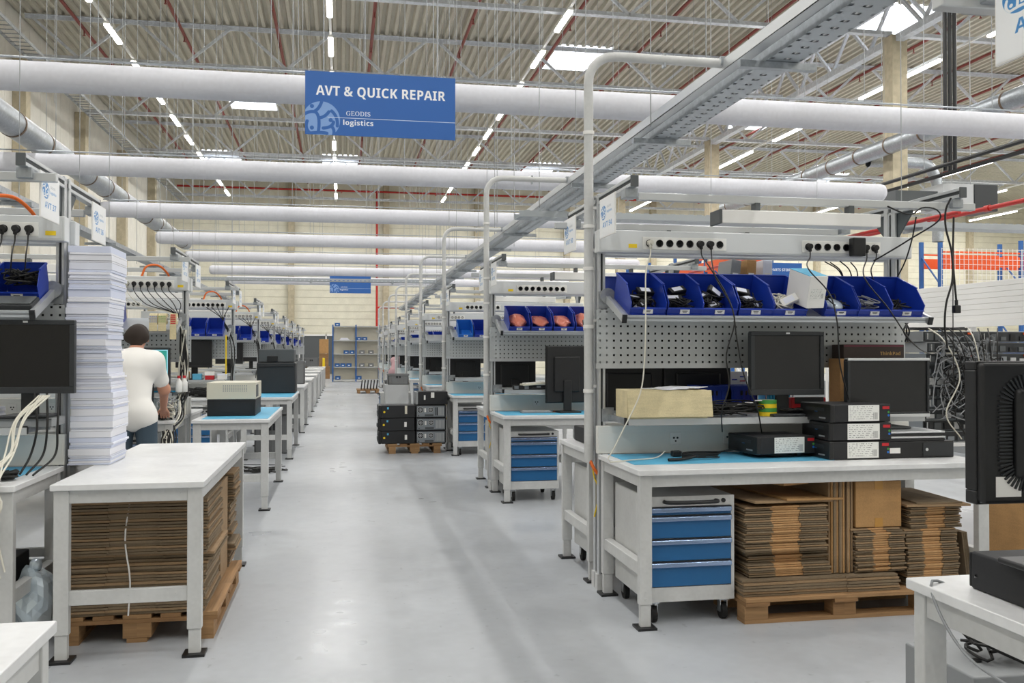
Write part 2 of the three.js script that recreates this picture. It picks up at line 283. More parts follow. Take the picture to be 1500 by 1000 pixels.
cableTray('', 'perforated cable tray crossing the aisle in front of the far blue sign', -3.78, 2.44, 24.2, 24.45, 3.32, true);
// ---------- workbenches ----------
const PERIOD = 4.215, D0 = 4.74, RX = 1.575, LX = -3.68, BW = 2.15;
const cupGeo = new THREE.LatheGeometry([[0.0235, 0], [0.0235, 0.007], [0.0195, 0.008], [0.0185, 0.002], [0, 0.002]].map(([r, y]) => new THREE.Vector2(r, y)), 14).rotateX(Math.PI / 2);
function makeBench(strips = [0.28, 1.36], tagX = 0.19) {
  const t = thing('workbench', 'x', 'workbench');
  obj('tabletop', RB(0, BW, 0.83, 0.86, -0.8, 0, 0.004), M.top, t);
  obj('apron', [B(0.03, BW - 0.03, 0.765, 0.829, -0.05, -0.03), B(0.03, BW - 0.03, 0.765, 0.829, -0.77, -0.75), B(0.02, 0.05, 0.765, 0.829, -0.75, -0.05), B(BW - 0.05, BW - 0.02, 0.765, 0.829, -0.75, -0.05), disc(0.5, 0.8, -0.029, 0.006, 0.004, 8), disc(0.55, 0.8, -0.029, 0.006, 0.004, 8)], M.frame, t);
  for (const x of [0.012, BW - 0.082]) for (const z of [-0.068, -0.778]) {
    const leg = obj('leg', [RB(x, x + 0.07, 0.13, 0.828, z, z + 0.048, 0.004), B(x + 0.007, x + 0.063, 0.012, 0.13, z + 0.006, z + 0.042), disc(x + 0.035, 0.2, z + 0.049, 0.008, 0.004, 8), disc(x + 0.035, 0.16, z + 0.049, 0.008, 0.004, 8)], M.frame, t);
    obj('foot_plate', B(x - 0.018, x + 0.088, 0, 0.013, z - 0.03, z + 0.078), M.black, leg);
  }
  for (const x of [0.022, BW - 0.072]) obj('side_stretcher', RB(x, x + 0.05, 0.28, 0.35, -0.74, -0.06, 0.004), M.frame, t);
  obj('rear_stretcher', B(0.08, BW - 0.08, 0.3, 0.35, -0.775, -0.74), M.frame, t);
  for (const x of [0.02, BW - 0.065]) {
    const p = obj('upright', [RB(x, x + 0.016, 0.1, 2.5, -0.9, -0.855, 0.003), RB(x + 0.029, x + 0.045, 0.1, 2.5, -0.9, -0.855, 0.003)], M.alu, t);
    obj('groove', B(x + 0.014, x + 0.031, 0.1, 2.49, -0.89, -0.866), M.groove, p);
    obj('upright_foot', B(x - 0.01, x + 0.055, 0.0, 0.1, -0.91, -0.85), M.frame, p);
  }
  const sp = obj('cable_channel', [RB(0, BW, 0.862, 1.035, -0.852, -0.805, 0.004), B(0.01, BW - 0.01, 0.905, 0.99, -0.806, -0.802)], M.splash, t);
  for (const x of [0.47, 0.83, 1.45]) { const s = obj('socket_plate', RB(x, x + 0.078, 0.912, 0.99, -0.802, -0.797, 0.003), M.white, sp); obj('pin_hole', [disc(x + 0.027, 0.955, -0.797, 0.007, 0.003, 8), disc(x + 0.051, 0.955, -0.797, 0.007, 0.003, 8), disc(x + 0.039, 0.935, -0.797, 0.006, 0.003, 8)], M.black, s); }
  const ls = obj('lower_shelf', [B(0.1, BW - 0.1, 1.085, 1.1, -0.82, -0.5), B(0.1, BW - 0.1, 1.062, 1.1, -0.51, -0.49)], M.alu, t);
  for (const x of [0.1, BW - 0.1]) { obj('shelf_rail', [B(x - 0.02, x + 0.0, 1.07, 1.105, -0.85, -0.51)], M.galv, ls); obj('rail_cap', B(x - 0.022, x + 0.003, 1.066, 1.108, -0.51, -0.492), M.black, ls); obj('shelf_bracket', B(x - 0.06, x + 0.01, 1.06, 1.14, -0.856, -0.846), M.galvDull, ls); }
  obj('hole_shade_sheet', B(0.075, BW - 0.075, 1.43, 1.76, -0.856, -0.853), M.holeShade, t);  // added dark sheet, its colour gives the peg holes their shade
  const pg = obj('pegboard', B(0, BW - 0.01, 1.425, 1.765, -0.832, -0.83), M.peg, t);
  obj('pegboard_edge', [B(0.07, BW - 0.07, 1.395, 1.427, -0.918, -0.828), B(0.0, 0.07, 1.395, 1.427, -0.85, -0.828), B(BW - 0.07, BW - 0.01, 1.395, 1.427, -0.85, -0.828), B(0.07, BW - 0.07, 1.762, 1.775, -0.918, -0.828), B(0.07, 0.072, 1.42, 1.77, -0.918, -0.83), B(BW - 0.072, BW - 0.07, 1.42, 1.77, -0.918, -0.83)], M.alu, pg);  // flanges deepened to meet the rear board and keep light out between them
  { // sloping shelf for the bins
    const a = 0.37, tilt = s => s.rotateX(a).translate(0, 1.705, -0.48);
    const s = obj('bin_shelf', tilt(join([B(0.08, BW - 0.08, -0.012, 0, -0.37, 0), B(0.08, BW - 0.08, -0.025, 0.012, -0.008, 0)])), M.alu, t);
    for (const x of [0.07, BW - 0.07]) { obj('end_rail', tilt(B(x - 0.012, x + 0.012, -0.03, 0.016, -0.38, 0.006)), M.alu, s); obj('rail_cap', tilt(B(x - 0.014, x + 0.014, -0.032, 0.018, 0.006, 0.018)), M.black, s); obj('clamp_knob', [disc(x - 0.0, 1.85, -0.82, 0.05, 0.02, 14), B(x - 0.05, x + 0.05, 1.77, 1.88, -0.856, -0.84)], M.galvDull, s); }
  }
  const pc = obj('power_channel', [RB(-0.005, BW + 0.005, 2.12, 2.26, -0.86, -0.77, 0.006), B(0.01, BW - 0.01, 2.132, 2.228, -0.771, -0.766)], M.channel, t);
  for (const x of strips) {
    const sp2 = obj('socket_strip', RB(x, x + 0.56, 2.142, 2.22, -0.768, -0.762, 0.002), M.splash, pc);
    for (let k = 0; k < 8; k++) { const c = new THREE.Mesh(cupGeo, M.black); c.name = 'socket'; c.position.set(x + 0.045 + k * 0.067, 2.181, -0.764); pc.add(c); }
  }
  obj('warning_label', B(tagX, tagX + 0.055, 2.15, 2.175, -0.766, -0.764), M.yellow, pc, 'small yellow warning label');
  for (const x of [0.02, BW - 0.065]) {
    const a = obj('top_arm', [RB(x, x + 0.045, 2.43, 2.45, -0.9, -0.2, 0.003), RB(x, x + 0.045, 2.47, 2.49, -0.9, -0.2, 0.003)], M.alu, t);
    obj('groove', B(x + 0.006, x + 0.039, 2.448, 2.472, -0.9, -0.2), M.groove, a);
    obj('end_cap', RB(x - 0.001, x + 0.046, 2.428, 2.492, -0.2, -0.19, 0.003), M.cap, a);
    const sh = new THREE.Shape([new THREE.Vector2(0, 0), new THREE.Vector2(0.16, 0.15), new THREE.Vector2(0.16, 0.17), new THREE.Vector2(0, 0.17)]);
    obj('gusset', new THREE.ExtrudeGeometry(sh, { depth: 0.012, bevelEnabled: false }).rotateY(-Math.PI / 2).translate(x + 0.03, 2.262, -0.857), M.gusset, a);
    obj('clamp', RB(x - 0.015, x + 0.06, 2.375, 2.43, -0.34, -0.24, 0.004), M.galv, a);
  }
  obj('cross_rail', RB(0.09, BW + 0.1, 2.365, 2.41, -0.315, -0.27, 0.005), M.alu, t);
  const lp = obj('task_lamp', RB(0.575, 1.58, 2.24, 2.318, -0.36, -0.22, 0.006), M.white, t);
  obj('lamp_cap', [RB(0.56, 0.577, 2.238, 2.32, -0.362, -0.218, 0.003)], M.cap, lp); obj('lamp_clip', [B(0.8, 0.83, 2.318, 2.37, -0.32, -0.26), B(1.4, 1.43, 2.318, 2.37, -0.32, -0.26)], M.cap, lp);
  return t;
}
const bench = makeBench(), benchL = makeBench([0.3, 1.46], 2.055);
const benchD = i => D0 + PERIOD * (i - 1);                    // front edge of pair i (pair 1 is the nearest whole pair)
const RLAB = { 0: ['workbench at the foreground corner carrying a monitor seen from behind'], 1: ['white workbench with bins of power adapters and stacked black computers', 'white workbench set back to back behind the adapter bins'], 2: ['white workbench with bins of red bagged parts and a tall black monitor', 'white workbench set back to back behind the bagged red parts'] };
const LLAB = { 1: ['white workbench beside the tall paper stack', 'white workbench back to back behind the tall paper stack'], 2: ['white workbench with tape rolls where the man in white stands', 'white workbench back to back behind the tape rolls'] };
for (let i = 0; i <= 9; i++) {
  if (i > 0) place(bench, W(RX, 0, benchD(i)), 0, RLAB[i]?.[0] ?? NTH(i) + ' near-facing white workbench along the long tray, adapter bench first', i > 2 ? 'near-facing benches under the long tray' : undefined);
  place(bench, W(RX + BW, 0, benchD(i) + 1.84), Math.PI, RLAB[i]?.[i ? 1 : 0] ?? NTH(i) + ' back-wall-facing white workbench along the long tray', i > 2 ? 'far-facing benches under the long tray' : undefined);
  if (i > 0) place(benchL, W(LX, 0, benchD(i)), 0, LLAB[i]?.[0] ?? NTH(i) + ' near-facing white workbench along the end tables, paper stack first', i > 2 ? 'near-facing benches with end tables' : undefined);
  if (i > 0) place(benchL, W(LX + BW, 0, benchD(i) + 1.84), Math.PI, LLAB[i]?.[1] ?? NTH(i) + ' back-wall-facing white workbench along the end tables', i > 2 ? 'far-facing benches with end tables' : undefined);
}
// bent white poles carrying the tray
{
  const t = thing('cable_pole', 'x', 'pole');
  const arc = [V(0, 0.8, 0), V(0, 2.2, 0), V(0, 3.1, 0)]; for (let k = 0; k <= 6; k++) { const a = k / 6 * Math.PI / 2; arc.push(V(0.17 - 0.17 * Math.cos(a), 3.23 + 0.17 * Math.sin(a), 0)); } arc.push(V(0.5, 3.4, 0), V(0.92, 3.4, 0));
  obj('bent_tube', hose(arc, 0.03, 60, 14), M.frame, t);
  for (const y of [2.3, 2.03, 1.66, 1.25, 2.9]) obj('pole_clip', new THREE.CylinderGeometry(0.037, 0.037, 0.022, 12).translate(0, y, 0), M.white, t);
  for (const y of [2.42, 2.15, 1.7, 1.28]) obj('spacer', B(0.02, 0.07, y - 0.008, y + 0.008, -0.012, 0.012), M.white, t);
  obj('arm_clip', B(0.5, 0.515, 3.35, 3.44, -0.02, 0.02), M.galv, t); obj('arm_clip', B(0.89, 0.94, 3.38, 3.44, -0.03, 0.03), M.galv, t);
  obj('earth_wire', hose([V(0.02, 0.82, 0), V(0.03, 0.7, 0.02), V(0.06, 0.62, 0.03), V(0.03, 0.45, 0.02)], 0.005, 12, 5), M.yellow, t, 'yellow-green earth wire');
  obj('flexible_conduit', hose([V(0, 0.82, 0.01), V(0.02, 0.76, 0.05), V(0.06, 0.71, 0.04)], 0.011, 10, 6), M.orange, t, 'orange cable sheath');
  for (let i = 1; i <= 9; i++) place(t, W(RX - 0.02, 0, benchD(i) + 0.94), 0, ['', 'bent white cable pole beside the adapter bins', 'bent white cable pole beside the bagged red parts'][i] ?? NTH(i) + ' bent white cable pole along the long tray, adapter bins first', i > 2 ? 'cable poles farther along' : undefined);
}
// white end tables beside the benches across the aisle
function makeEndTable() {
  const t = thing('end_table', 'x', 'table'), w = 0.71, L = 2.02;
  obj('tabletop', RB(0, w, 0.83, 0.86, -L, 0, 0.004), M.top, t);
  obj('apron', [B(0.03, w - 0.03, 0.765, 0.829, -0.05, -0.03), B(0.03, w - 0.03, 0.765, 0.829, -L + 0.03, -L + 0.05), B(0.02, 0.05, 0.765, 0.829, -L + 0.05, -0.05), B(w - 0.05, w - 0.02, 0.765, 0.829, -L + 0.05, -0.05), ...[0.12, 0.35, 0.59].map(x => disc(x, 0.8, -0.029, 0.006, 0.004, 8))], M.frame, t);
  for (const x of [0.012, w - 0.082]) for (const z of [-0.068, -L + 0.02]) { const leg = obj('leg', [RB(x, x + 0.07, 0.13, 0.828, z, z + 0.048, 0.004), B(x + 0.007, x + 0.063, 0.012, 0.13, z + 0.006, z + 0.042)], M.frame, t); obj('foot_plate', B(x - 0.018, x + 0.088, 0, 0.013, z - 0.03, z + 0.078), M.black, leg); }
  for (const z of [-0.06, -L + 0.03]) obj('stretcher', [RB(0.08, w - 0.08, 0.27, 0.34, z, z + 0.03, 0.003), ...[0.14, 0.35, 0.57].map(x => disc(x, 0.305, z + 0.031, 0.006, 0.003, 8))], M.frame, t);
  return t;
}
const endTable = makeEndTable();
for (let i = 0; i <= 9; i++) place(endTable, W(-1.375, 0, i ? benchD(i) : 0.34), 0, ['plain white table corner in the foreground beside the aisle', 'white end table carrying the tall paper stack over cardboard bundles', 'white end table with beige and black machines on a blue mat', 'white end table carrying a big dark printer'][i] ?? NTH(i) + ' white end table along the aisle, paper stack first', i > 3 ? 'end tables farther along' : undefined);
// ---------- builders for loose things ----------
function makeDrawers() {                                       // mobile drawer cabinet, origin at front left on the floor
  const t = thing('drawer_cabinet', 'x', 'cabinet'), w = 0.51, D = 0.6;
  obj('body', [RB(0, w, 0.12, 0.7, -D, -0.012, 0.005), B(0, 0.018, 0.12, 0.7, -0.012, 0), B(w - 0.018, w, 0.12, 0.7, -0.012, 0), B(0.018, w - 0.018, 0.12, 0.2, -0.012, 0), B(0.018, w - 0.018, 0.645, 0.7, -0.012, 0)], M.frame, t);
  for (const [y0, y1] of [[0.598, 0.643], [0.47, 0.594], [0.345, 0.466], [0.204, 0.341]]) {
    const d = obj('drawer', RB(0.02, w - 0.02, y0, y1, -0.01, 0.004, 0.003), M.drawer, t);
    obj('drawer_handle', [RB(0.02, w - 0.02, y1 - 0.03, y1 - 0.004, 0.004, 0.022, 0.006, 2)], M.handle, d, 'pale metal grip strip'); obj('grip_gap_shade', B(0.02, w - 0.02, y1 - 0.005, y1, 0.0, 0.012), M.blackMatt, d);  // black strip paints the shade in the gap above each grip
  }
  obj('push_handle', hose([V(0.1, 0.672, 0), V(0.1, 0.673, 0.035), V(0.14, 0.673, 0.05), V(0.36, 0.673, 0.05), V(0.4, 0.673, 0.035), V(0.4, 0.672, 0)], 0.011, 30, 8), M.black, t);
  obj('lock', disc(0.445, 0.672, 0.004, 0.012, 0.01, 12), M.blackMatt, t);
  for (const [x, z] of [[0.05, -0.05], [w - 0.05, -0.05], [0.05, -D + 0.05], [w - 0.05, -D + 0.05]]) {
    const c = obj('caster', new THREE.CylinderGeometry(0.045, 0.045, 0.028, 16).rotateZ(Math.PI / 2).translate(x, 0.045, z), M.rubber, t);
    obj('caster_fork', [B(x - 0.022, x - 0.017, 0.04, 0.12, z - 0.02, z + 0.02), B(x + 0.017, x + 0.022, 0.04, 0.12, z - 0.02, z + 0.02), B(x - 0.03, x + 0.03, 0.108, 0.12, z - 0.03, z + 0.03)], M.steel, c);
  }
  return t;
}
const binMats = {};
function makeBin(m, name = 'parts_bin') {                      // open-fronted bin, origin bottom centre of the front edge
  const t = thing(name, 'x', 'bin'), w = 0.222, h = 0.165, D = 0.34, q = 0.004;
  const side = x => new THREE.ExtrudeGeometry(new THREE.Shape([[0.01, 0], [D, 0], [D + 0.01, h], [0.13, h], [0.0, 0.085]].map(([a, b]) => new THREE.Vector2(a, b))), { depth: q, bevelEnabled: false }).rotateY(Math.PI / 2).translate(x, 0, 0);
  obj('body', [B(-w / 2 + 0.01, w / 2 - 0.01, 0, q, -D, -0.012), side(-w / 2), side(w / 2 - q), B(-w / 2, w / 2, 0, h, -D - 0.008, -D), B(-w / 2, w / 2, 0.0, 0.05, -0.014, -0.01), B(-w / 2, w / 2, 0.046, 0.052, -0.014, 0.004), B(-w / 2, w / 2, 0.008, 0.014, -0.014, 0.004),
    B(-w / 2 - 0.004, -w / 2 + 0.006, h - 0.008, h + 0.002, -D - 0.01, -0.12), B(w / 2 - 0.006, w / 2 + 0.004, h - 0.008, h + 0.002, -D - 0.01, -0.12), B(-w / 2, w / 2, h - 0.006, h + 0.003, -D - 0.014, -D)], m, t);
  obj('label', B(-0.03, 0.03, 0.016, 0.044, -0.009, -0.004), M.binLabel ??= new THREE.MeshStandardMaterial({ roughness: 0.6, map: canvasTex(96, 48, (c, W_, H_) => { c.fillStyle = '#f2f2f0'; c.fillRect(0, 0, W_, H_); c.fillStyle = '#222'; c.fillRect(20, 14, 54, 9); c.fillRect(26, 28, 40, 5); }) }), t, 'white paper label').userData.keep = 1;
  return t;
}
function makeMonitor(w, h, lift, m, o = {}) {                  // faces +z, origin on the table under the stand
  const t = thing('monitor', 'x', 'monitor'), b = o.bezel ?? 0.022, y0 = lift, y1 = lift + h, bb = o.bottom ?? b + 0.012;
  obj('bezel', [RB(-w / 2, w / 2, y1 - b, y1, -0.03, 0.012, 0.004), RB(-w / 2, w / 2, y0, y0 + bb, -0.03, 0.012, 0.004), RB(-w / 2, -w / 2 + b, y0 + bb, y1 - b, -0.03, 0.012, 0.003), RB(w / 2 - b, w / 2, y0 + bb, y1 - b, -0.03, 0.012, 0.003)], o.sideBezel ? M.dark : m, t);
  if (o.sideBezel) obj('silver_trim', [RB(-w / 2, w / 2, y1 - 0.012, y1 + 0.004, -0.03, 0.016, 0.003), RB(-w / 2, w / 2, y0 - 0.004, y0 + 0.016, -0.03, 0.016, 0.003)], M.silver, t);
  obj('screen', B(-w / 2 + b, w / 2 - b, y0 + bb, y1 - b, -0.02, 0.002), o.screen ?? M.screenDull, t);
  const back = obj('back_shell', [RB(-w / 2 + 0.004, w / 2 - 0.004, y0 + 0.004, y1 - 0.004, -0.05, -0.022, 0.01, 2), RB(-w * 0.325, w * 0.325, y0 + h * 0.19, y1 - h * 0.19, -0.072, -0.045, 0.02, 3)], m, t);
  if (o.vents) { const g = [], hw = w * 0.37, hh = h * 0.36, cr = 0.06, yc = (y0 + y1) / 2, P = []; for (const [sx, sy, a0] of [[1, 1, 0], [-1, 1, 1], [-1, -1, 2], [1, -1, 3]]) for (let j = 0; j <= 10; j++) { const a = (a0 + j / 10) * Math.PI / 2; P.push([sx * (hw - cr) + cr * Math.cos(a), sy * (hh - cr) + cr * Math.sin(a), a]); } for (let j = 0; j < P.length; j++) { const [ax, ay, aa] = P[j], [bx, by, ba] = P[(j + 1) % P.length], L = Math.hypot(bx - ax, by - ay), n = Math.max(1, Math.round(L / 0.009)); for (let q = 0; q < n; q++) { const f = q / n, a = j % 11 === 10 ? Math.atan2(-(bx - ax), by - ay) + Math.PI * 0 : aa; g.push(new THREE.BoxGeometry(0.034, 0.0045, 0.006).rotateZ(a).translate(ax + (bx - ax) * f, yc + ay + (by - ay) * f, -0.053)); } } obj('vent_ribs', g, M.dark, back).userData.kind = 'stuff'; obj('rating_label', B(w * 0.28, w * 0.42, y0 + h * 0.06, y0 + h * 0.2, -0.052, -0.0505), M.white, back); }
  if (o.badge) obj('badge', B(-0.012, 0.012, y1 - 0.016, y1 - 0.006, 0.012, 0.0135), M.silver, t);
  obj('stand_neck', [RB(-0.045, 0.045, 0.012, lift + h * 0.4, -0.085, -0.06, 0.008)], m, t);
  obj('stand_base', RB(-0.12, 0.12, 0, 0.016, -0.17, 0.06, 0.007, 2), m, t);
  return t;
}
const sheetTex = canvasTex(256, 128, (c, w, h) => { c.fillStyle = '#e9eae6'; c.fillRect(0, 0, w, h); c.fillStyle = '#4a4b4e'; let s = 5; const r = () => (s = (s * 16807) % 2147483647) / 2147483647; for (let k = 0; k < 7; k++) for (let x = 12; x < 200; x += 8 + r() * 26) { const L = 4 + r() * 14; c.fillRect(x, 12 + k * 16, L, 2 + r() * 2); } for (let x = 206; x < 244; x += 3 + r() * 3) c.fillRect(x, 60, 1.5, 56); });
M.sheet = new THREE.MeshStandardMaterial({ roughness: 0.6, map: sheetTex });
function makeDesktop() {                                       // flat desktop computer, long side to +z, drive front to -x; origin bottom centre
  const t = thing('desktop_computer', 'x', 'computer'), w = 0.4, h = 0.108, D = 0.34;
  obj('case', [RB(-w / 2 + 0.02, w / 2, 0.003, h, -D / 2, D / 2, 0.006)], M.blackMatt, t);
  const f = obj('front_panel', RB(-w / 2, -w / 2 + 0.03, 0.002, h + 0.001, -D / 2 - 0.003, D / 2 + 0.003, 0.008, 2), M.black, t);
  obj('drive_slot', B(-w / 2 - 0.002, -w / 2 + 0.01, h * 0.6, h * 0.78, -0.1, 0.11), M.dark, f); obj('slot_tray', B(-w / 2 - 0.002, -w / 2 + 0.01, h * 0.2, h * 0.28, 0.05, 0.12), M.greyBox, f); obj('blue_mark', B(-w / 2 - 0.002, -w / 2 + 0.01, h * 0.55, h * 0.58, 0.0, 0.03), M.drawer, f);
  const s = new THREE.BoxGeometry(0.205, 0.094, 0.001).translate(0.02, h * 0.52, D / 2 + 0.001); s.userData.keepUV = 1;
  obj('test_sheet', s, M.sheet, t, 'white printed sheet stuck on the side');
  obj('red_sticker', B(0.145, 0.19, h * 0.72, h * 0.88, D / 2, D / 2 + 0.0015), M.red, t); obj('green_dot', disc(0.185, h * 0.55, D / 2, 0.007, 0.003, 10), M.green, t); obj('blue_dot', disc(0.185, h * 0.38, D / 2, 0.007, 0.003, 10), M.binLight, t);
  return t;
}
function makePallet() {                                        // 1.2 along x, 0.8 along z, origin centre on the floor
  const t = thing('pallet', 'x', 'pallet');
  for (const [k, z] of [-0.33, -0.165, 0, 0.165, 0.33].entries()) obj('deck_board', RB(-0.6, 0.6, 0.12, 0.142, z - (k % 2 ? 0.05 : 0.07), z + (k % 2 ? 0.05 : 0.07), 0.003), k % 2 ? M.wood2 : M.wood, t);
  for (const x of [-0.53, 0, 0.53]) obj('cross_board', B(x - 0.07, x + 0.07, 0.1, 0.12, -0.4, 0.4), M.wood2, t);
  for (const x of [-0.53, 0, 0.53]) for (const z of [-0.33, 0, 0.33]) obj('block', RB(x - 0.07, x + 0.07, 0.022, 0.1, z - (z ? 0.05 : 0.07), z + (z ? 0.05 : 0.07), 0.003), x ? M.wood : M.wood2, t);
  for (const z of [-0.33, 0, 0.33]) obj('bottom_board', B(-0.6, 0.6, 0, 0.022, z - 0.05, z + 0.05), M.wood, t);
  return t;
}
const bundleMats = [M.card, M.cardDark, M.cardTan];
function bundle(label, p, turn, w, h, D, o = {}) {              // flattened boxes lying in a pile: lengthwise x, origin bottom centre
  const t = thing('cardboard_bundle', label, 'cardboard', p, turn), th = o.th ?? 0.013; let y = 0, sx = 0, sz = 0;
  const c0 = o.c0 ?? -w * 0.18, c1 = o.c1 ?? w * 0.16, geoA = B(-w / 2, c0, 0.001, th - 0.003, -D / 2, D / 2), geoB = B(c1, w / 2, 0.001, th - 0.003, -D / 2, D / 2), ends = join([geoA, geoB]), mid = B(c0, c1, 0.0005, th - 0.002, -D / 2, D / 2 - 0.006);
  boxUV(ends, 0.5); boxUV(mid, 0.5);
  for (let k = 0; y + th <= h + 1e-6; k++) {
    if (rnd() < 0.12) { sx = rr(-1, 1) * (o.jit ?? 0.02); sz = rr(-1, 1) * (o.jit ?? 0.02); }
    const ox = sx + rr(-0.009, 0.009), oz = sz + rr(-0.01, 0.01), s = new THREE.Mesh(ends, [M.cardDark, M.card, M.cardDark][k % 3]); s.name = 'flat_box'; s.position.set(ox, y, oz); s.rotation.y = rr(-0.012, 0.012); t.add(s);
    const c = new THREE.Mesh(mid, o.plain ? s.material : M.cardLight); c.name = 'flap'; s.add(c);
    y += th;
  }
  if (o.strap) obj('strap', [hose([V(o.strap, -0.0, D / 2 + 0.012), V(o.strap + 0.01, h * 0.3, D / 2 + 0.02), V(o.strap - 0.015, h * 0.65, D / 2 + 0.018), V(o.strap + 0.01, h, D / 2 + 0.012)], 0.0045, 14, 5)], M.white, t, 'white plastic strap');
  return t;
}
function upright(label, p, turn, w, h, n, th = 0.011) {         // flattened boxes standing on edge side by side along x
  const t = thing('cardboard_bundle', label, 'cardboard', p, turn), g = boxUV(B(0, th - 0.002, 0, h, -w, 0), 0.5);
  for (let k = 0; k < n; k++) { const s = new THREE.Mesh(g, [M.card, M.cardTan, M.cardDark][k % 3]); s.name = 'flat_box'; s.position.set(k * th, 0, rr(-0.02, 0.005)); s.scale.y = rr(0.97, 1); t.add(s); }
  return t;
}
function cable(label, pts, r = 0.004, m = M.cable, group, n = 40) { return tag(obj('power_cable', hose(pts, r, n, 6), m), label, 'cable', group); }
function plugCable(label, pts, m = M.cable, group) {            // cable whose first point is a plug in a socket facing the camera
  const t = thing('plugged_cable', label, 'cable', V(0, 0, 0), 0, group), p = pts[0];
  obj('plug', [new THREE.CylinderGeometry(0.018, 0.02, 0.03, 12).rotateX(Math.PI / 2).translate(p.x, p.y, p.z + 0.012), RB(p.x - 0.009, p.x + 0.009, p.y - 0.035, p.y, p.z + 0.005, p.z + 0.027, 0.006, 2)], m, t);
  obj('lead', hose([V(p.x, p.y - 0.02, p.z + 0.016), V(p.x, p.y - 0.06, p.z + 0.018), ...pts.slice(1)], 0.0042, 44, 6), m, t);
  return t;
}
function tangle(label, c, sx, sy, sz, n, m = M.cable, r = 0.004, group) {
  const t = thing('cable_tangle', label, 'cables', c, 0, group);
  for (let k = 0; k < n; k++) { const pts = []; for (let j = 0; j < 7; j++) pts.push(V(rr(-sx, sx), r + 0.002 + rr(0, sy), rr(-sz, sz))); obj('cable_loop', hose(pts, r, 40, 5), m, t); }
  return t;
}
function coil(label, c, rx, rz, n, m = M.cable, group) {
  const pts = []; for (let k = 0; k <= n * 10; k++) { const a = k / 10 * Math.PI * 2; pts.push(V(rx * Math.cos(a) * rr(0.85, 1.05), 0.006 + 0.008 * k / 10 + rr(0, 0.004), rz * Math.sin(a) * rr(0.85, 1.05))); }
  const o = tag(obj('cable_coil', hose(pts, 0.004, n * 24, 5), m), label, 'cable', group); o.position.copy(c); return o;
}
function adapter(label, p, rot, group) {
  const t = thing('power_adapter', label, 'adapter', p, 0, group); t.rotation.set(...rot);
  obj('case', RB(-0.055, 0.055, 0, 0.032, -0.027, 0.027, 0.006, 2), M.black, t); obj('rating_label', B(-0.035, 0.03, 0.032, 0.0328, -0.018, 0.018), M.paper, t, 'pale rating label');
  return t;
}
function crate(label, p, w, h, D, m = M.crate, group, turn = 0) {
  const t = thing('plastic_crate', label, 'crate', p, turn, group);
  obj('walls', [B(-w / 2, w / 2, 0, 0.01, -D / 2, D / 2), B(-w / 2, w / 2, 0, h, D / 2 - 0.012, D / 2), B(-w / 2, w / 2, 0, h, -D / 2, -D / 2 + 0.012), B(-w / 2, -w / 2 + 0.012, 0, h, -D / 2, D / 2), B(w / 2 - 0.012, w / 2, 0, h, -D / 2, D / 2)], m, t);
  obj('rim', [B(-w / 2 - 0.012, w / 2 + 0.012, h - 0.03, h, D / 2, D / 2 + 0.012), B(-w / 2 - 0.012, w / 2 + 0.012, h - 0.03, h, -D / 2 - 0.012, -D / 2), B(-w / 2 - 0.012, -w / 2, h - 0.03, h, -D / 2, D / 2), B(w / 2, w / 2 + 0.012, h - 0.03, h, -D / 2, D / 2)], m, t);
  obj('ribs', [-0.3, 0, 0.3].map(k => B(k * w - 0.008, k * w + 0.008, 0.01, h - 0.03, D / 2, D / 2 + 0.01)), m, t).userData.kind = 'stuff';
  obj('grip', RB(-w * 0.12, w * 0.12, h * 0.62, h * 0.8, D / 2, D / 2 + 0.004, 0.004), M.dark, t);
  return t;
}
function carton(label, p, w, h, D, m = M.cardTan, turn = 0, tape = true) {
  const t = thing('carton', label, 'box', p, turn);
  obj('box_body', RB(-w / 2, w / 2, 0, h, -D / 2, D / 2, 0.004), m, t);
  if (tape) obj('packing_tape', [B(-0.025, 0.025, h * 0.82, h + 0.001, D / 2 - 0.002, D / 2 + 0.0012)], M.tape, t), obj('packing_tape', [B(-0.025, 0.025, 0.0, h * 0.2, D / 2 - 0.002, D / 2 + 0.0012)], M.tape, t);
  return t;
}
// ---------- things on and under the benches ----------
const CT = Math.cos(-camera.rotation.y), ST = Math.sin(-camera.rotation.y), CP = Math.cos(camera.rotation.x), SP = Math.sin(camera.rotation.x);
function at(u, v, d) {                                          // photo pixel -> point at distance d along the aisle
  const a = (u - 750) / F, b = (500 - v) / F, y = b * CP + SP, z = -b * SP + CP, X = a * CT + z * ST, dd = -a * ST + z * CT, k = d / dd;
  return W(X * k, 1.5 + y * k, d);
}
const ORD = ['first', 'second', 'third', 'fourth', 'fifth', 'sixth', 'seventh', 'eighth'];
const TILT = 0.37;
function onShelf(o, x, d0, side = 0) { o.position.set(x, 1.705 + 0.013 * Math.sin(TILT) + 0.001, -(d0 + 0.48 + 0.013)); o.rotation.set(TILT, 0, 0); o.updateMatrixWorld(); return o; }
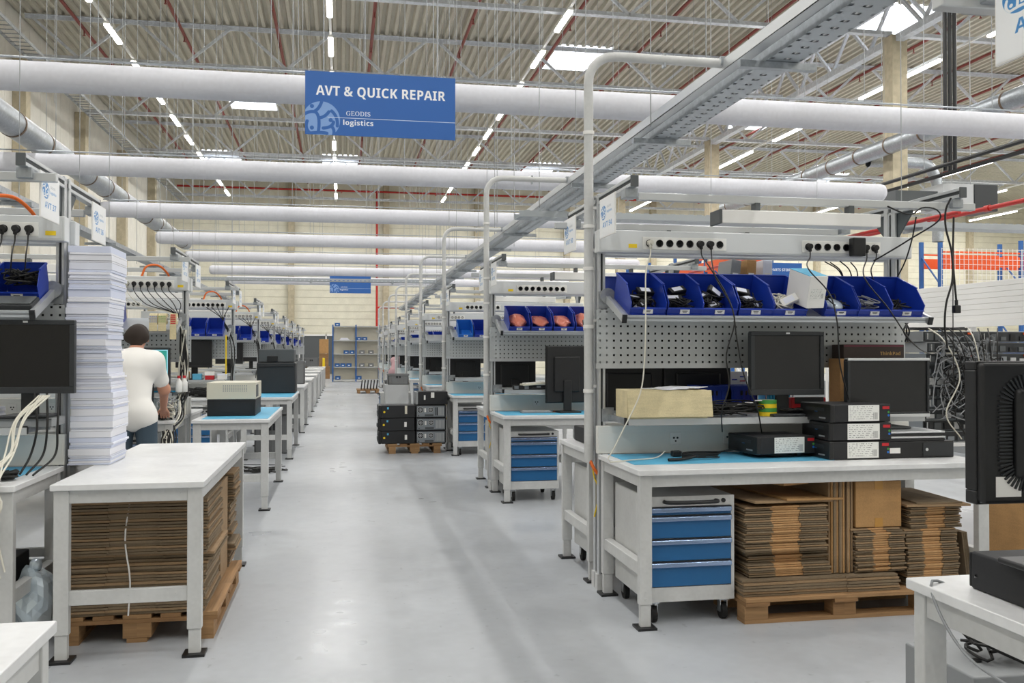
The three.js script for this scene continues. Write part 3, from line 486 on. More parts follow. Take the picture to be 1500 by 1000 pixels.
// hanging station plates
const logo = (c, x, y, r, bg, fg) => { c.save(); c.beginPath(); c.arc(x, y, r, 0, 7); c.clip(); c.fillStyle = fg; c.fillRect(x - r, y - r, 2 * r, 2 * r); c.strokeStyle = bg; c.lineCap = 'round'; c.lineWidth = r * 0.17;
  const path = p => { c.beginPath(); c.moveTo(x + p[0] * r, y + p[1] * r); for (let k = 2; k < p.length; k += 4) c.quadraticCurveTo(x + p[k] * r, y + p[k + 1] * r, x + p[k + 2] * r, y + p[k + 3] * r); c.stroke(); };
  path([0.02, -1, -0.1, -0.6, -0.35, -0.45]); path([-1, -0.2, -0.6, -0.5, -0.3, -0.4]); path([-0.3, -0.4, -0.05, -0.2, -0.15, 0.6]); path([-0.1, -0.1, 0.2, -0.15, 0.4, -0.45]); path([-0.75, 0.1, -0.9, 0.5, -0.6, 0.75]); path([-0.6, 0.75, 0, 0.65, 0.3, 0.72]); path([0.1, 0.45, 0.6, 0.4, 0.65, 0.1]); path([0.6, 0.4, 0.75, 0.6, 0.6, 0.95]); path([0.55, -0.5, 0.9, -0.2, 0.85, 0.3]);
  c.fillStyle = bg; for (const [a, b] of [[-0.5, -0.72], [0.5, 0.0], [-0.5, 0.45]]) { c.beginPath(); c.arc(x + a * r, y + b * r, r * 0.11, 0, 7); c.fill(); } c.restore(); };
const plateMats = {};
function plateMat(txt) { return plateMats[txt] ??= new THREE.MeshStandardMaterial({ roughness: 0.35, map: canvasTex(256, 256, (c, w, h) => { c.fillStyle = '#eef0f2'; c.fillRect(0, 0, w, h); logo(c, 66, 96, 48, '#eef0f2', '#3b86c6'); c.fillStyle = '#9aa3ad'; c.font = '20px sans-serif'; c.fillText('GEODIS', 128, 72); c.fillStyle = '#3b86c6'; c.font = 'bold 22px sans-serif'; c.fillText('logistics', 124, 104); c.font = 'bold 50px sans-serif'; c.fillText(txt, 52, 196); }) }); }
function plate(txt, x, d, face, label, group) {
  const t = thing('station_plate', label, 'sign', W(x, 2.19, d), 0, group);
  obj('plate', RB(-0.004, 0.004, 0, 0.24, -0.16, 0.16, 0.002), M.white, t);
  obj('print', new THREE.PlaneGeometry(0.31, 0.23).rotateY(face * Math.PI / 2).translate(face * 0.0046, 0.12, 0), plateMat(txt), t);
}
plate('AVT 54', RX - 0.012, 5.28, -1, 'white hanging plate reading AVT 54 at the adapter bins'); plate('AVT 50', RX - 0.012, 6.2, -1, 'white hanging plate reading AVT 50 behind the bent pole');
plate('AVT 37', LX + BW + 0.015, 5.2, 1, 'white hanging plate reading AVT 37 above the paper stack'); plate('AVT 36', LX + BW + 0.015, 6.2, 1, 'white hanging plate reading AVT 36 behind the paper stack');
plate('AVT 55', RX - 0.012, 1.81, -1, 'white hanging plate at the foreground bench with the monitor back');
for (let i = 2; i <= 8; i++) { const d = benchD(i); for (const [s, e] of [[0.5, 0], [1.35, 1]]) { plate('AVT ' + (54 - 4 * (i - 1) - e), RX - 0.012, d + s, -1, NTH(2 * i + e) + ' hanging station plate along the long tray, adapter bins first', 'hanging plates under the long tray'); plate('AVT ' + (37 - 2 * (i - 1) - e), LX + BW + 0.015, d + s, 1, NTH(2 * i + e) + ' hanging station plate along the end tables, paper stack first', 'hanging plates by the end tables'); } }
// overhead signs
function blueSign(label, x0, x1, y0, y1, d, lines) {
  const t = thing('hanging_sign', label, 'sign', W((x0 + x1) / 2, y0, d)), w = x1 - x0, h = y1 - y0;
  obj('board', B(-w / 2, w / 2, 0, h, -0.012, 0), M.signBlue ??= mat('#2b62ad', 0.4), t);
  obj('print', new THREE.PlaneGeometry(w, h).translate(0, h / 2, 0.0015), new THREE.MeshStandardMaterial({ roughness: 0.4, map: canvasTex(1024, Math.round(1024 * h / w), (c, W_, H_) => {
    c.fillStyle = '#2b62ad'; c.fillRect(0, 0, W_, H_); logo(c, 108, H_ * 0.765, H_ * 0.29, '#2b62ad', '#7fa3d8');
    c.fillStyle = '#f3f4f6'; if (lines) { c.font = 'bold 92px sans-serif'; c.textBaseline = 'alphabetic'; const wd = c.measureText('AVT & QUICK REPAIR').width; c.save(); c.translate(72, H_ * 0.375); c.scale(882 / wd, 1.0); c.fillText('AVT & QUICK REPAIR', 0, 0); c.restore(); }
    c.fillStyle = '#e9edf3'; c.font = '42px serif'; c.save(); c.translate(272, H_ * 0.68); c.scale(168 / c.measureText('GEODIS').width, 1); c.fillText('GEODIS', 0, 0); c.restore();
    c.font = 'bold 48px sans-serif'; c.save(); c.translate(250, H_ * 0.83); c.scale(210 / c.measureText('logistics').width, 1); c.fillText('logistics', 0, 0); c.restore();
    c.fillStyle = '#cdd8ea'; c.fillRect(150, H_ * 0.715, W_ - 150, 4); }) }), t);
  for (const x of [-w * 0.38, w * 0.38]) obj('hanging_chain', bar(V(x, h, -0.006), V(x, 12.3 - y0, -0.006), 0.006, 5), M.galv, t);
}
blueSign('large blue hanging sign reading AVT and QUICK REPAIR above the aisle', -0.385, 1.225, 3.82, 4.5, 10, true);
blueSign('small far blue hanging sign partly behind the crossing cable tray', -0.455, 1.15, 3.82, 4.5, 37, false);

// drawer cabinets
const cab = makeDrawers();
for (let i = 1; i <= 9; i++) { place(cab, W(RX + 0.08, 0, benchD(i) + 0.1), 0, i === 1 ? 'blue drawer cabinet on casters under the adapter bench' : i === 2 ? 'blue drawer cabinet on casters under the bench with bagged red parts' : NTH(i) + ' blue drawer cabinet along the long tray, adapter bench first', i > 2 ? 'drawer cabinets farther along' : undefined);
  if (i < 4) place(cab, W(RX + 0.6, 0, benchD(i) + 1.74), Math.PI, i === 1 ? 'grey-backed drawer cabinet behind the adapter bench' : i === 2 ? 'grey-backed drawer cabinet behind the bench with bagged red parts' : 'grey-backed drawer cabinet of the third bench pair', undefined);
  if (i > 1) place(cab, W(LX + 1.4, 0, benchD(i) + 0.12), 0, NTH(i) + ' drawer cabinet under the end-table row benches, paper stack first', 'drawer cabinets in the end-table row'); }
place(cab, W(0.75, 0, 18.6), -Math.PI / 2, 'blue drawer cabinet standing out in the aisle by the grey crates');
// blue desk mats
function deskMat(x0, x1, d0, d1, label, group) { tag(obj('desk_mat', RB(x0, x1, 0.8603, 0.8635, -d1, -d0, 0.001), M.mat), label, 'mat', group); }
deskMat(1.63, 2.86, 4.98, 5.5, 'light blue mat under the coiled leads on the adapter bench'); deskMat(RX + 0.04, RX + 1.5, benchD(2) + 0.12, benchD(2) + 0.74, 'light blue mat on the bench with bagged red parts');
deskMat(LX + 0.9, LX + BW - 0.09, 5.0, 5.5, 'light blue mat beside the tall paper stack'); deskMat(-1.3, -0.69, benchD(2) + 0.12, benchD(2) + 1.95, 'light blue mat under the beige and black machines'); deskMat(-1.3, -0.69, benchD(3) + 0.15, benchD(3) + 1.95, 'light blue mat under the big dark printer'); deskMat(LX + 0.8, LX + BW - 0.2, benchD(2) + 0.1, benchD(2) + 0.6, 'light blue mat in front of the man in white');
for (let i = 3; i <= 9; i++) deskMat(RX + 0.04, RX + 1.5, benchD(i) + 0.12, benchD(i) + 0.74, NTH(i) + ' light blue bench mat along the long tray', 'mats farther along');
// parts bins
const binA = makeBin(M.bin);
const bins1 = [];
for (let k = 0; k < 8; k++) { const b = place(binA, V(0, 0, 0), 0, ORD[k] + ' blue parts bin from the bent pole on the adapter bench', 'blue bins of the adapter bench'); onShelf(b, at([949, 1003, 1054, 1107, 1157, 1232, 1281, 1328][k], 440, 5.23).x, D0); bins1.push(b); }
const inBin = (b, x, y, z) => b.localToWorld(V(x, y, z));
bins1.forEach((b, k) => {
  if (k < 4) for (let j = 0; j < 3; j++) adapter('black power adapter lying in the ' + ORD[k] + ' blue bin from the bent pole', inBin(b, rr(-0.05, 0.04), 0.012 + j * 0.032, -0.12 - j * 0.05 + rr(-0.02, 0.02)), [rr(0.3, 0.9), rr(-0.6, 0.6), rr(-0.5, 0.5)], 'adapters in the ' + ORD[k] + ' bin');
  const t = tangle((k === 4 ? 'white and grey leads' : 'black leads') + ' heaped in the ' + ORD[k] + ' blue bin from the bent pole', inBin(b, 0, 0.006, -0.16), 0.085, k === 7 ? 0.05 : 0.07, 0.11, k === 6 ? 5 : 9, k === 4 ? M.cableWhite : k === 6 ? M.cableGrey : M.cable, 0.0045); t.rotation.x = TILT;
});
adapter('white charger block in the fifth blue bin from the bent pole', inBin(bins1[4], 0.03, 0.07, -0.1), [1.0, 0.3, 0.4]).children[0].material = M.white;
{ const t = thing('product_box', 'white product box with printed label wedged between the blue bins', 'box', at(1195, 452, 5.19), 0.1); t.rotation.x = 0.3;
  obj('box_body', RB(-0.062, 0.062, 0, 0.2, -0.24, -0.01, 0.003), M.white, t); obj('blue_top', B(-0.0625, 0.0625, 0.198, 0.2012, -0.24, -0.02), M.mat, t); const g = new THREE.PlaneGeometry(0.1, 0.07).translate(0, 0.09, -0.0085); obj('printed_label', g, M.sheet, t); }
tag(obj('parts_bag', new THREE.IcosahedronGeometry(0.06, 3).scale(1, 0.5, 1.5).rotateX(TILT), M.sealed), 'clear bag of small parts in the sixth blue bin', 'bag').position.copy(inBin(bins1[5], 0, 0.045, -0.13));
tag(obj('bottle', new THREE.LatheGeometry([[0, 0], [0.022, 0], [0.022, 0.06], [0.01, 0.075], [0.01, 0.09], [0, 0.09]].map(p => new THREE.Vector2(...p)), 14), M.white), 'small white bottle standing in the seventh blue bin', 'bottle').position.copy(inBin(bins1[6], -0.07, 0.012, -0.1));
{ const b = place(binA, V(0, 0, 0), 0, 'blue parts bin of the rear bench seen behind the pole clamp'); b.rotation.set(TILT, Math.PI, 0, 'YXZ'); b.position.set(1.8, 1.712, -(6.58 - 0.49)); }
// bins of red bags, pair 2
function lumpy(r, sx, sy, sz) { const g = new THREE.IcosahedronGeometry(r, 4), p = g.attributes.position; for (let i = 0; i < p.count; i++) { const k = 1 + 0.13 * Math.sin(p.getX(i) * 38 + p.getY(i) * 30) * Math.cos(p.getZ(i) * 34) + 0.05 * Math.abs(Math.sin(p.getX(i) * 130 + p.getZ(i) * 60)); p.setXYZ(i, p.getX(i) * k * sx, p.getY(i) * k * sy, p.getZ(i) * k * sz); } g.computeVertexNormals(); return g; }
for (let k = 0; k < 4; k++) { const b = place(binA, V(0, 0, 0), 0, ORD[k] + ' blue bin of bagged red parts from its bent pole', 'blue bins of bagged red parts'); onShelf(b, RX + 0.26 + k * 0.24, benchD(2));
  const o = tag(obj('parts_bag', lumpy(0.095, 1.02, [0.65, 0.35, 0.45, 0.8][k], 1.4), M.pinkBag), 'crinkled pink-red bag of parts in the ' + ORD[k] + ' bin from the second pole', 'bag'); o.rotation.x = TILT; o.position.copy(inBin(b, 0, 0.07, -0.15)); }
const binL = makeBin(M.binLight, 'parts_bin');
onShelf(place(binL, V(0, 0, 0), 0, 'lighter blue bin at the end of the third bench shelf'), RX + 0.26, benchD(3)); onShelf(place(binA, V(0, 0, 0), 0, 'dark blue bin beside the lighter blue bin on the third bench'), RX + 0.5, benchD(3));
for (let i = 3; i <= 9; i++) { for (let k = 0; k < 4; k++) { if (i > 3 || k > 1) onShelf(place(binA, V(0, 0, 0), 0, 'dark blue parts bin on the ' + NTH(i) + ' bench along the long tray', 'bins farther along the tray'), RX + (i > 3 ? 0.5 : 0.26) + k * 0.24, benchD(i)); if (k < 3) onShelf(place(binA, V(0, 0, 0), 0, 'dark blue parts bin on the ' + NTH(i) + ' bench along the end tables', 'bins of the end-table row'), LX + BW - 0.25 - k * 0.24, benchD(i)); } }
for (let k = 0; k < 4; k++) onShelf(place(binA, V(0, 0, 0), 0, 'blue parts bin on the shelf behind the tape rolls', 'bins behind the tape rolls'), LX + BW - 0.7 - k * 0.24, benchD(2));
for (let k = 0; k < 2; k++) { const b = place(binA, V(0, 0, 0), 0, 'blue bin full of black leads on the shelf above the near monitor', 'bins above the near monitor'); onShelf(b, LX + BW - 0.2 - k * 0.24, D0); b.scale.z = 0.55; b.position.add(V(0, 0.17 * Math.sin(TILT), -0.17 * Math.cos(TILT))); b.updateMatrixWorld(); tangle('black leads heaped in the blue bins above the near monitor', inBin(b, 0, 0.06, -0.16), 0.1, 0.09, 0.07, 9, M.cable, 0.005, 'lead heaps above the near monitor'); }
{ const t = thing('laptop_dock', 'dark grey laptop dock lying on the sloping shelf above the near monitor', 'dock'); onShelf(t, LX + BW - 0.24, D0); t.position.y += 0.004; obj('dock_body', RB(-0.16, 0.16, 0, 0.03, -0.15, -0.01, 0.006, 2), M.dark, t); obj('dock_lid', RB(-0.15, 0.15, 0.03, 0.038, -0.145, -0.02, 0.004), M.cap, t); obj('blue_light', B(-0.02, -0.016, 0.014, 0.02, -0.01, -0.008), M.binLight, t); }

// monitors
const mA = makeMonitor(0.49, 0.395, 0.13, M.dark, { bezel: 0.026, bottom: 0.035, badge: 1 });
place(mA, W(2.73, 1.101, 5.31), 0, 'square black monitor on the shelf of the adapter bench');
place(mA, W(LX + BW - 0.13, 1.101, 5.31), 0, 'square black monitor beside the tall paper stack').traverse(o => { if (o.name === 'screen') o.material = M.screen; if (o.userData.category) o.position.y = 1.146; });
{ const r = thing('book_riser', 'thin grey riser under the near square monitor', 'riser', W(LX + BW - 0.13, 1.1, 5.36)); obj('riser_body', RB(-0.15, 0.15, 0.0005, 0.045, -0.12, 0.12, 0.004), M.greyBox, r); obj('riser_lip', B(-0.15, 0.15, 0.038, 0.0455, 0.12, 0.125), M.cap, r); }
const mB = makeMonitor(0.56, 0.36, 0.075, M.dark, { sideBezel: 1, bezel: 0.016 });
place(mB, W(3.35, 1.022, 5.2), 0, 'wide monitor with silver top and bottom edges beside the stacked computers');
const mC = makeMonitor(0.48, 0.35, 0.165, M.black, { vents: 1 });
place(mC, W(1.762, 0.962, 2.02), Math.PI - 0.03, 'black monitor seen from behind on the foreground table');
const mG = makeMonitor(0.42, 0.36, 0.32, M.dark, { screen: new THREE.MeshStandardMaterial({ color: '#000', roughness: 0.3, emissive: '#ffffff', emissiveIntensity: 0.75, emissiveMap: canvasTex(256, 200, (c, w, h) => { c.fillStyle = '#2f9486'; c.fillRect(0, 0, w, h); c.fillStyle = '#d6e4c0'; for (let k = 0; k < 3; k++) for (let x = 130; x < 235; x += 18) c.fillRect(x, 42 + k * 20, 13, 6); c.fillStyle = '#9fdcec'; c.fillRect(0, 0, w, 6); c.fillRect(0, h - 8, w, 8); c.fillRect(w - 7, 0, 7, h); }) }) });
place(mG, W(-1.84, 0.861, 9.36), 0, 'monitor with a teal text screen in front of the man');
const mP = makeMonitor(0.44, 0.6, 0.1, M.black, {});
place(mP, W(2.32, 0.864, 9.42), Math.PI + 0.12, 'tall black monitor turned away on the bench with bagged red parts');
const mF = makeMonitor(0.5, 0.4, 0.17, M.black, {});
for (let i = 1; i <= 8; i++) for (let k = 0; k < 2; k++) { place(mF, W(RX + 0.36 + k * (i === 1 ? 0.5 : 0.62), 0.861, benchD(i) + 1.35), Math.PI, 'black monitor behind the pegboard of the ' + NTH(i) + ' bench along the long tray', 'monitors on the far-facing benches'); }
for (let i = 3; i <= 8; i++) { place(mF, W(RX + 0.95, 1.101, benchD(i) + 0.62), 0, 'black monitor on the ' + NTH(i) + ' near-facing bench along the long tray', 'monitors farther along the tray'); place(mF, W(LX + BW - 0.55, 1.101, benchD(i) + 0.62), 0, 'black monitor on the ' + NTH(i) + ' near-facing bench along the end tables', 'monitors of the end-table row'); }

// desktops
const pc = makeDesktop();
place(pc, W(2.61, 0.8835, 5.29), 0.1, 'single flat black desktop computer resting on a coiled lead'); coil('black lead coiled under the single desktop computer', W(2.6, 0.864, 5.28), 0.17, 0.14, 2);
for (let k = 0; k < 3; k++) place(pc, W(3.02 + [0, 0.012, 0.004][k], 0.861 + k * 0.1095, 5.15), [0.02, -0.03, 0.03][k], ['bottom', 'middle', 'top'][k] + ' black desktop of the three stacked computers');
{ const t = thing('slim_computer', 'slim black computer beneath the silver-edged monitor', 'computer', W(3.43, 0.861, 5.17)); obj('case', RB(-0.23, 0.23, 0, 0.1, -0.17, 0.17, 0.006), M.black, t); obj('front_grille', RB(0.02, 0.225, 0.01, 0.09, 0.168, 0.174, 0.003), M.dark, t); obj('round_badge', disc(0.045, 0.05, 0.175, 0.009, 0.003, 12), M.silver, t); obj('asset_label', B(-0.2, -0.13, 0.03, 0.062, 0.17, 0.1715), M.white, t); }
for (let k = 0; k < 2; k++) { const t = thing('closed_laptop', (k ? 'upper' : 'lower') + ' silver-edged laptop stacked on the slim black computer', 'laptop', W(3.4, 0.962 + k * 0.03, 5.16)); obj('base', RB(-0.2, 0.2, 0, 0.016, -0.15, 0.16, 0.003), M.black, t); obj('lid', RB(-0.2, 0.2, 0.018, 0.029, -0.15, 0.162, 0.003), M.silver, t); obj('hinge', B(-0.15, 0.15, 0.01, 0.02, -0.152, -0.145), M.dark, t); }
{ const t = thing('desktop_computer', 'black computer box under the monitor seen from behind', 'computer', W(1.87, 0.861, 1.99), -0.03); obj('case', RB(-0.2, 0.2, 0, 0.1, -0.23, 0.23, 0.008, 2), M.blackMatt, t); obj('front_panel', RB(-0.2, 0.2, 0.004, 0.096, -0.236, -0.228, 0.003), M.black, t); }
place(pc, W(1.86, 0.861, 6.3), Math.PI, 'black desktop computer on the rear bench behind the bent pole');

for (let k = 0; k < 3; k++) { const t = thing('binder', ['grey', 'tan', 'white'][k] + ' binder standing on the rear shelf behind the blue bins', 'binder', W(2.62 + k * 0.13, 1.79, 5.99), 0); t.rotation.z = [-0.12, -0.06, -0.02][k]; obj('cover', RB(-0.035, 0.035, 0, 0.34, -0.13, 0.1, 0.004), [M.greyBox, M.cardTan, M.paper][k], t); obj('spine_label', B(-0.02, 0.02, 0.1, 0.25, 0.1, 0.1015), M.white, t); }
// boxes and odds on the shelves of the adapter bench
{ const t = carton('low beige cardboard tray with papers on the adapter bench shelf', W(1.92, 1.101, 5.35), 0.5, 0.17, 0.26, M.cardPale, -0.04, false); obj('front_flap', new THREE.BoxGeometry(0.52, 0.16, 0.004).rotateX(-0.2).translate(0.01, 0.09, 0.15), M.cardPale, t); }
for (let k = 0; k < 3; k++) tag(obj('paper_sheet', RB(-0.105, 0.105, 0, 0.004, -0.1, 0.14, 0.001).rotateY([0.3, -0.5, 0.9][k]), M.paper3), 'white paper lying on the low beige cardboard tray', 'paper', 'papers on the beige tray').position.copy(W(1.95 + k * 0.05, 1.2725 + k * 0.0045, 5.36));
for (let k = 0; k < 2; k++) crate('blue plastic tub on the rear shelf beside the beige tray', W(2.46 + k * 0.21, 1.101, 5.92), 0.2, 0.17, 0.22, M.bin, 'blue tubs on the rear shelf');
{ const t = thing('leaflet_box', 'small white leaflet box standing behind the blue tubs', 'box', W(2.74, 1.101, 6.06)); obj('box_body', RB(-0.065, 0.065, 0, 0.26, -0.015, 0.015, 0.002), M.white, t); for (const [x, y, m] of [[-0.03, 0.2, M.bin], [0.03, 0.19, M.red], [0.03, 0.22, M.bin]]) obj('printed_mark', B(x - 0.02, x + 0.02, y, y + 0.008, 0.015, 0.0156), m, t); }
{ const t = thing('file_basket', 'wire basket of cyan files on the rear shelf', 'file basket', W(2.97, 1.101, 5.95)); obj('wire_rim', [bar(V(-0.1, 0.2, 0.06), V(0.1, 0.2, 0.06), 0.006, 6), bar(V(-0.1, 0.2, -0.1), V(0.1, 0.2, -0.1), 0.006, 6), bar(V(-0.1, 0, 0.06), V(-0.1, 0.2, 0.06), 0.005, 6), bar(V(0.1, 0, 0.06), V(0.1, 0.2, 0.06), 0.005, 6), bar(V(-0.1, 0.2, -0.1), V(-0.1, 0.2, 0.06), 0.006, 6), bar(V(0.1, 0.2, -0.1), V(0.1, 0.2, 0.06), 0.006, 6)], M.steel, t); for (let k = 0; k < 8; k++) obj('file', B(-0.085 + k * 0.022, -0.068 + k * 0.022, 0, 0.18, -0.09, 0.045), M.cyan ??= mat('#2fa3d2', 0.5), t); }
{ const t = thing('tape_roll', 'yellow and green tape roll standing on the adapter bench shelf', 'tape', W(2.62, 1.101, 5.36)); for (let k = 0; k < 4; k++) obj('tape_band', new THREE.CylinderGeometry(0.058, 0.058, 0.0245, 24).translate(0, 0.0125 + k * 0.025, 0), k % 2 ? M.green : M.yellow, t); }
{ const t = thing('red_pouch', 'red tool pouch on the shelf under the square monitor', 'pouch', W(2.92, 1.101, 5.42)); obj('pouch_body', RB(-0.12, 0.12, 0, 0.11, -0.03, 0.03, 0.012, 2), M.red, t); obj('pouch_flap', RB(-0.1, 0.1, 0.07, 0.112, 0.028, 0.036, 0.004), M.dark, t); }
{ const t = carton('brown carton behind the two monitors on the adapter bench', W(3.36, 1.101, 5.47), 0.44, 0.355, 0.14, M.cardTan, 0, false); obj('shipping_label', B(-0.19, -0.1, 0.02, 0.2, 0.07, 0.0712), M.paper3, t); }
{ const t = thing('laptop_box', 'flat dark laptop box with gold lettering on the brown carton', 'box', W(3.38, 1.457, 5.47)); obj('box_body', RB(-0.215, 0.215, 0, 0.09, -0.07, 0.07, 0.003), M.laptopBox ??= mat('#3a2c26', 0.5), t); obj('lettering', new THREE.PlaneGeometry(0.42, 0.085).translate(0, 0.045, 0.0712), new THREE.MeshStandardMaterial({ roughness: 0.5, map: canvasTex(512, 104, (c, w, h) => { c.fillStyle = '#3a2c26'; c.fillRect(0, 0, w, h); c.fillStyle = '#6b2a3a'; c.fillRect(0, 0, w, 16); c.fillStyle = '#b8934e'; c.font = 'bold 40px sans-serif'; c.fillText('ThinkPad', 308, 82); }) }), t); }
tangle('black leads with white tags heaped on the adapter bench shelf', W(2.36, 1.101, 5.38), 0.26, 0.08, 0.1, 14, M.cable, 0.0045); for (let k = 0; k < 4; k++) tag(obj('cable_tag', B(-0.022, 0.022, 0, 0.004, -0.012, 0.012).rotateY(k), M.white), 'small white tag on the black leads of the shelf', 'tag', 'tags on the shelf leads').position.copy(W(2.36 + k * 0.06, 1.16 + 0.012 * k, 5.32));
tangle('black leads heaped along the shelf behind the stacked computers', W(2.9, 1.101, 5.33), 0.22, 0.04, 0.06, 8, M.cable, 0.0045);
coil('black lead coiled on the blue mat of the adapter bench', W(2.1, 0.864, 5.17), 0.12, 0.05, 4); cable('black lead end lying on the blue mat', [W(1.86, 0.875, 5.06), W(1.95, 0.875, 5.08), W(2.05, 0.885, 5.12)], 0.009); cable('black lead running from the coil to the single computer', [W(2.0, 0.878, 5.3), W(2.2, 0.872, 5.35), W(2.42, 0.9, 5.34)], 0.006); tag(obj('plug_connector', RB(1.97, 2.03, 0.865, 0.9, -5.33, -5.28, 0.008, 2), M.black), 'black plug connector on the blue mat', 'plug');
// leads from the power channel
const sock = (k, g = 0) => V(RX + [0.28, 1.36][g] + 0.045 + k * 0.067, 2.181, -(D0 + 0.756));
plugCable('cream lead hanging from the first socket of the adapter bench', [sock(0), at(946, 400, 5.2), at(946, 455, 5.12), at(944, 530, 5.1), at(938, 575, 5.08), at(915, 625, 5.08), at(893, 668, 5.1), at(888, 679, 5.1).setY(0.87), at(925, 675, 5.12).setY(0.872), at(965, 664, 5.25).setY(0.872), at(974, 652, 5.3).setY(0.9)], M.cableWhite);
plugCable('black lead hanging from the sixth socket to the single computer', [sock(5), at(1040, 392, 5.15), at(1066, 435, 5.08), at(1076, 470, 5.05), at(1064, 520, 5.06), at(1068, 565, 5.08), at(1058, 600, 5.1), at(1058, 632, 5.3)]);
plugCable('black lead hanging from the seventh socket to the single computer', [sock(6), at(1050, 410, 5.15), at(1072, 450, 5.06), at(1080, 500, 5.05), at(1090, 550, 5.06), at(1108, 595, 5.1), at(1116, 634, 5.32)]);
plugCable('black lead hanging from the second socket strip to the carton', [sock(0, 1), at(1185, 395, 5.15), at(1215, 430, 5.06), at(1226, 470, 5.0), at(1230, 530, 5.05), at(1243, 585, 5.15)]);
plugCable('black lead looping from the second strip towards the servers', [sock(6, 1), at(1268, 410, 5.1), at(1300, 450, 5.02), at(1335, 500, 5.2), at(1365, 518, 5.5), at(1385, 505, 5.8)]); plugCable('short black lead dropping behind the eighth bin', [sock(7, 1), at(1276, 395, 5.4), at(1280, 412, 5.5)]);
tag(obj('wall_adapter', RB(-0.045, 0.045, -0.06, 0.06, 0, 0.06, 0.008, 2), M.black), 'big black plug-in adapter on the second socket strip', 'adapter').position.copy(sock(5, 1).add(V(-0.01, 0, 0.003)));
const behind = [[1208, 383, 1240, 408], [1216, 384, 1238, 408], [1230, 382, 1250, 408], [1246, 384, 1256, 408]]; for (const [a, b, c, d] of behind) cable('black lead hanging behind the blue bins of the adapter bench', [at(a, b, 5.62), at((a + c) / 2 + 4, (b + d) / 2, 5.6), at(c, d + 12, 5.64)], 0.004, M.cable, 'leads behind the blue bins');
cable('black cable wound over the top rail of the adapter bench', [at(1300, 302, 5.0), at(1318, 310, 4.98), at(1335, 314, 4.99), at(1352, 304, 5.0), at(1372, 307, 4.97), at(1378, 318, 4.97), at(1330, 352, 5.2), at(1280, 382, 5.4)], 0.005);
cable('black cable dropping from the rail end in a long loop', [at(1393, 290, 4.96), at(1386, 305, 4.97), at(1385, 330, 4.97), at(1394, 370, 4.97), at(1395, 410, 4.97), at(1386, 445, 4.97), at(1384, 480, 4.97), at(1388, 510, 5.0)], 0.006);
{ const t = thing('hanging_plug', 'black extension socket hanging on its cable beside the adapter bench', 'cable'); obj('lead', hose([at(1397, 318, 5.0), at(1396, 380, 5.0), at(1398, 410, 5.0), at(1401, 442, 5.0)], 0.006, 20, 6), M.cable, t); const p = at(1401, 450, 5.0); obj('plug', [RB(p.x - 0.02, p.x + 0.02, p.y - 0.035, p.y + 0.012, p.z - 0.018, p.z + 0.018, 0.005, 2), bar(V(p.x, p.y, p.z), V(p.x, p.y + 0.045, p.z), 0.01, 8)], M.black, t); }
cable('thin black cable hanging straight beside the extension socket', [at(1396, 400, 5.02), at(1396, 480, 5.02), at(1397, 560, 5.02)], 0.003);
cable('black cable dangling from the arm beside the adapter bins', [at(1342, 318, 5.3), at(1336, 350, 5.4), at(1325, 385, 5.5), at(1312, 410, 5.55)], 0.005);
for (let k = 0; k < 3; k++) cable('black lead bunched at the end of the pegboard', [at(1325 + k * 3, 470, 5.5), at(1332 - k * 4, 485, 5.45), at(1326 + k * 4, 500, 5.5)], 0.006, M.cable, 'leads at the pegboard end');

// under the adapter bench: pallet of flattened boxes
const pal = makePallet();
place(pal, W(2.785, 0, 5.13), 0, 'wooden pallet under the adapter bench piled with cardboard');
bundle('thin layer of flat cardboard lying along the pallet under the adapter bench', W(2.66, 0.143, 5.12), 0, 0.95, 0.09, 0.72, { plain: 1, th: 0.015 });
bundle('wide bundle of flattened boxes beside the blue drawer cabinet', W(2.49, 0.236, 5.13), 0, 0.5, 0.4, 0.62, { jit: 0.045, th: 0.0125 }); { const t = thing('cardboard_sheet', 'large loose cardboard sheet on the wide bundle', 'cardboard', W(2.5, 0.65, 5.13), 0.15); t.rotation.z = -0.03; obj('sheet_body', B(-0.3, 0.3, 0, 0.012, -0.33, 0.33), M.card, t); obj('sheet_flap', B(-0.1, 0.28, 0.013, 0.024, -0.3, 0.345), M.cardTan, t); }
{ const t = thing('cardboard_sheet', 'pale split cardboard wedged under the table top', 'cardboard', W(2.5, 0.742, 5.0), 0.35); obj('sheet_body', B(-0.1, 0.1, 0, 0.014, -0.15, 0.15), M.cardLight, t); obj('sheet_flap', B(-0.06, 0.1, 0.016, 0.024, -0.12, 0.16), M.cardPale, t); }
upright('flattened boxes standing on edge between the wide bundle and the carton', W(2.745, 0.236, 4.83), 0, 0.6, 0.53, 13, 0.0115);
bundle('low bundle of flattened boxes under the taped carton', W(3.055, 0.236, 5.02), 0, 0.31, 0.25, 0.4, { th: 0.0125, c0: -0.045, c1: 0.055 });
carton('taped brown carton standing on the low cardboard bundle', W(3.055, 0.488, 5.02), 0.29, 0.265, 0.36, M.cardTan, 0.0);
bundle('tall bundle of flattened boxes at the end of the pallet', W(3.395, 0.146, 5.08), 0, 0.33, 0.45, 0.5, { th: 0.0125, c0: -0.06, c1: 0.06 }); { const t = thing('cardboard_sheet', 'loose cardboard sheet on the tall bundle', 'cardboard', W(3.42, 0.605, 5.08), -0.08); obj('sheet_body', B(-0.19, 0.2, 0, 0.012, -0.28, 0.3), M.card, t); obj('sheet_flap', B(-0.12, 0.16, 0.013, 0.022, -0.28, 0.28), M.cardDark, t); }
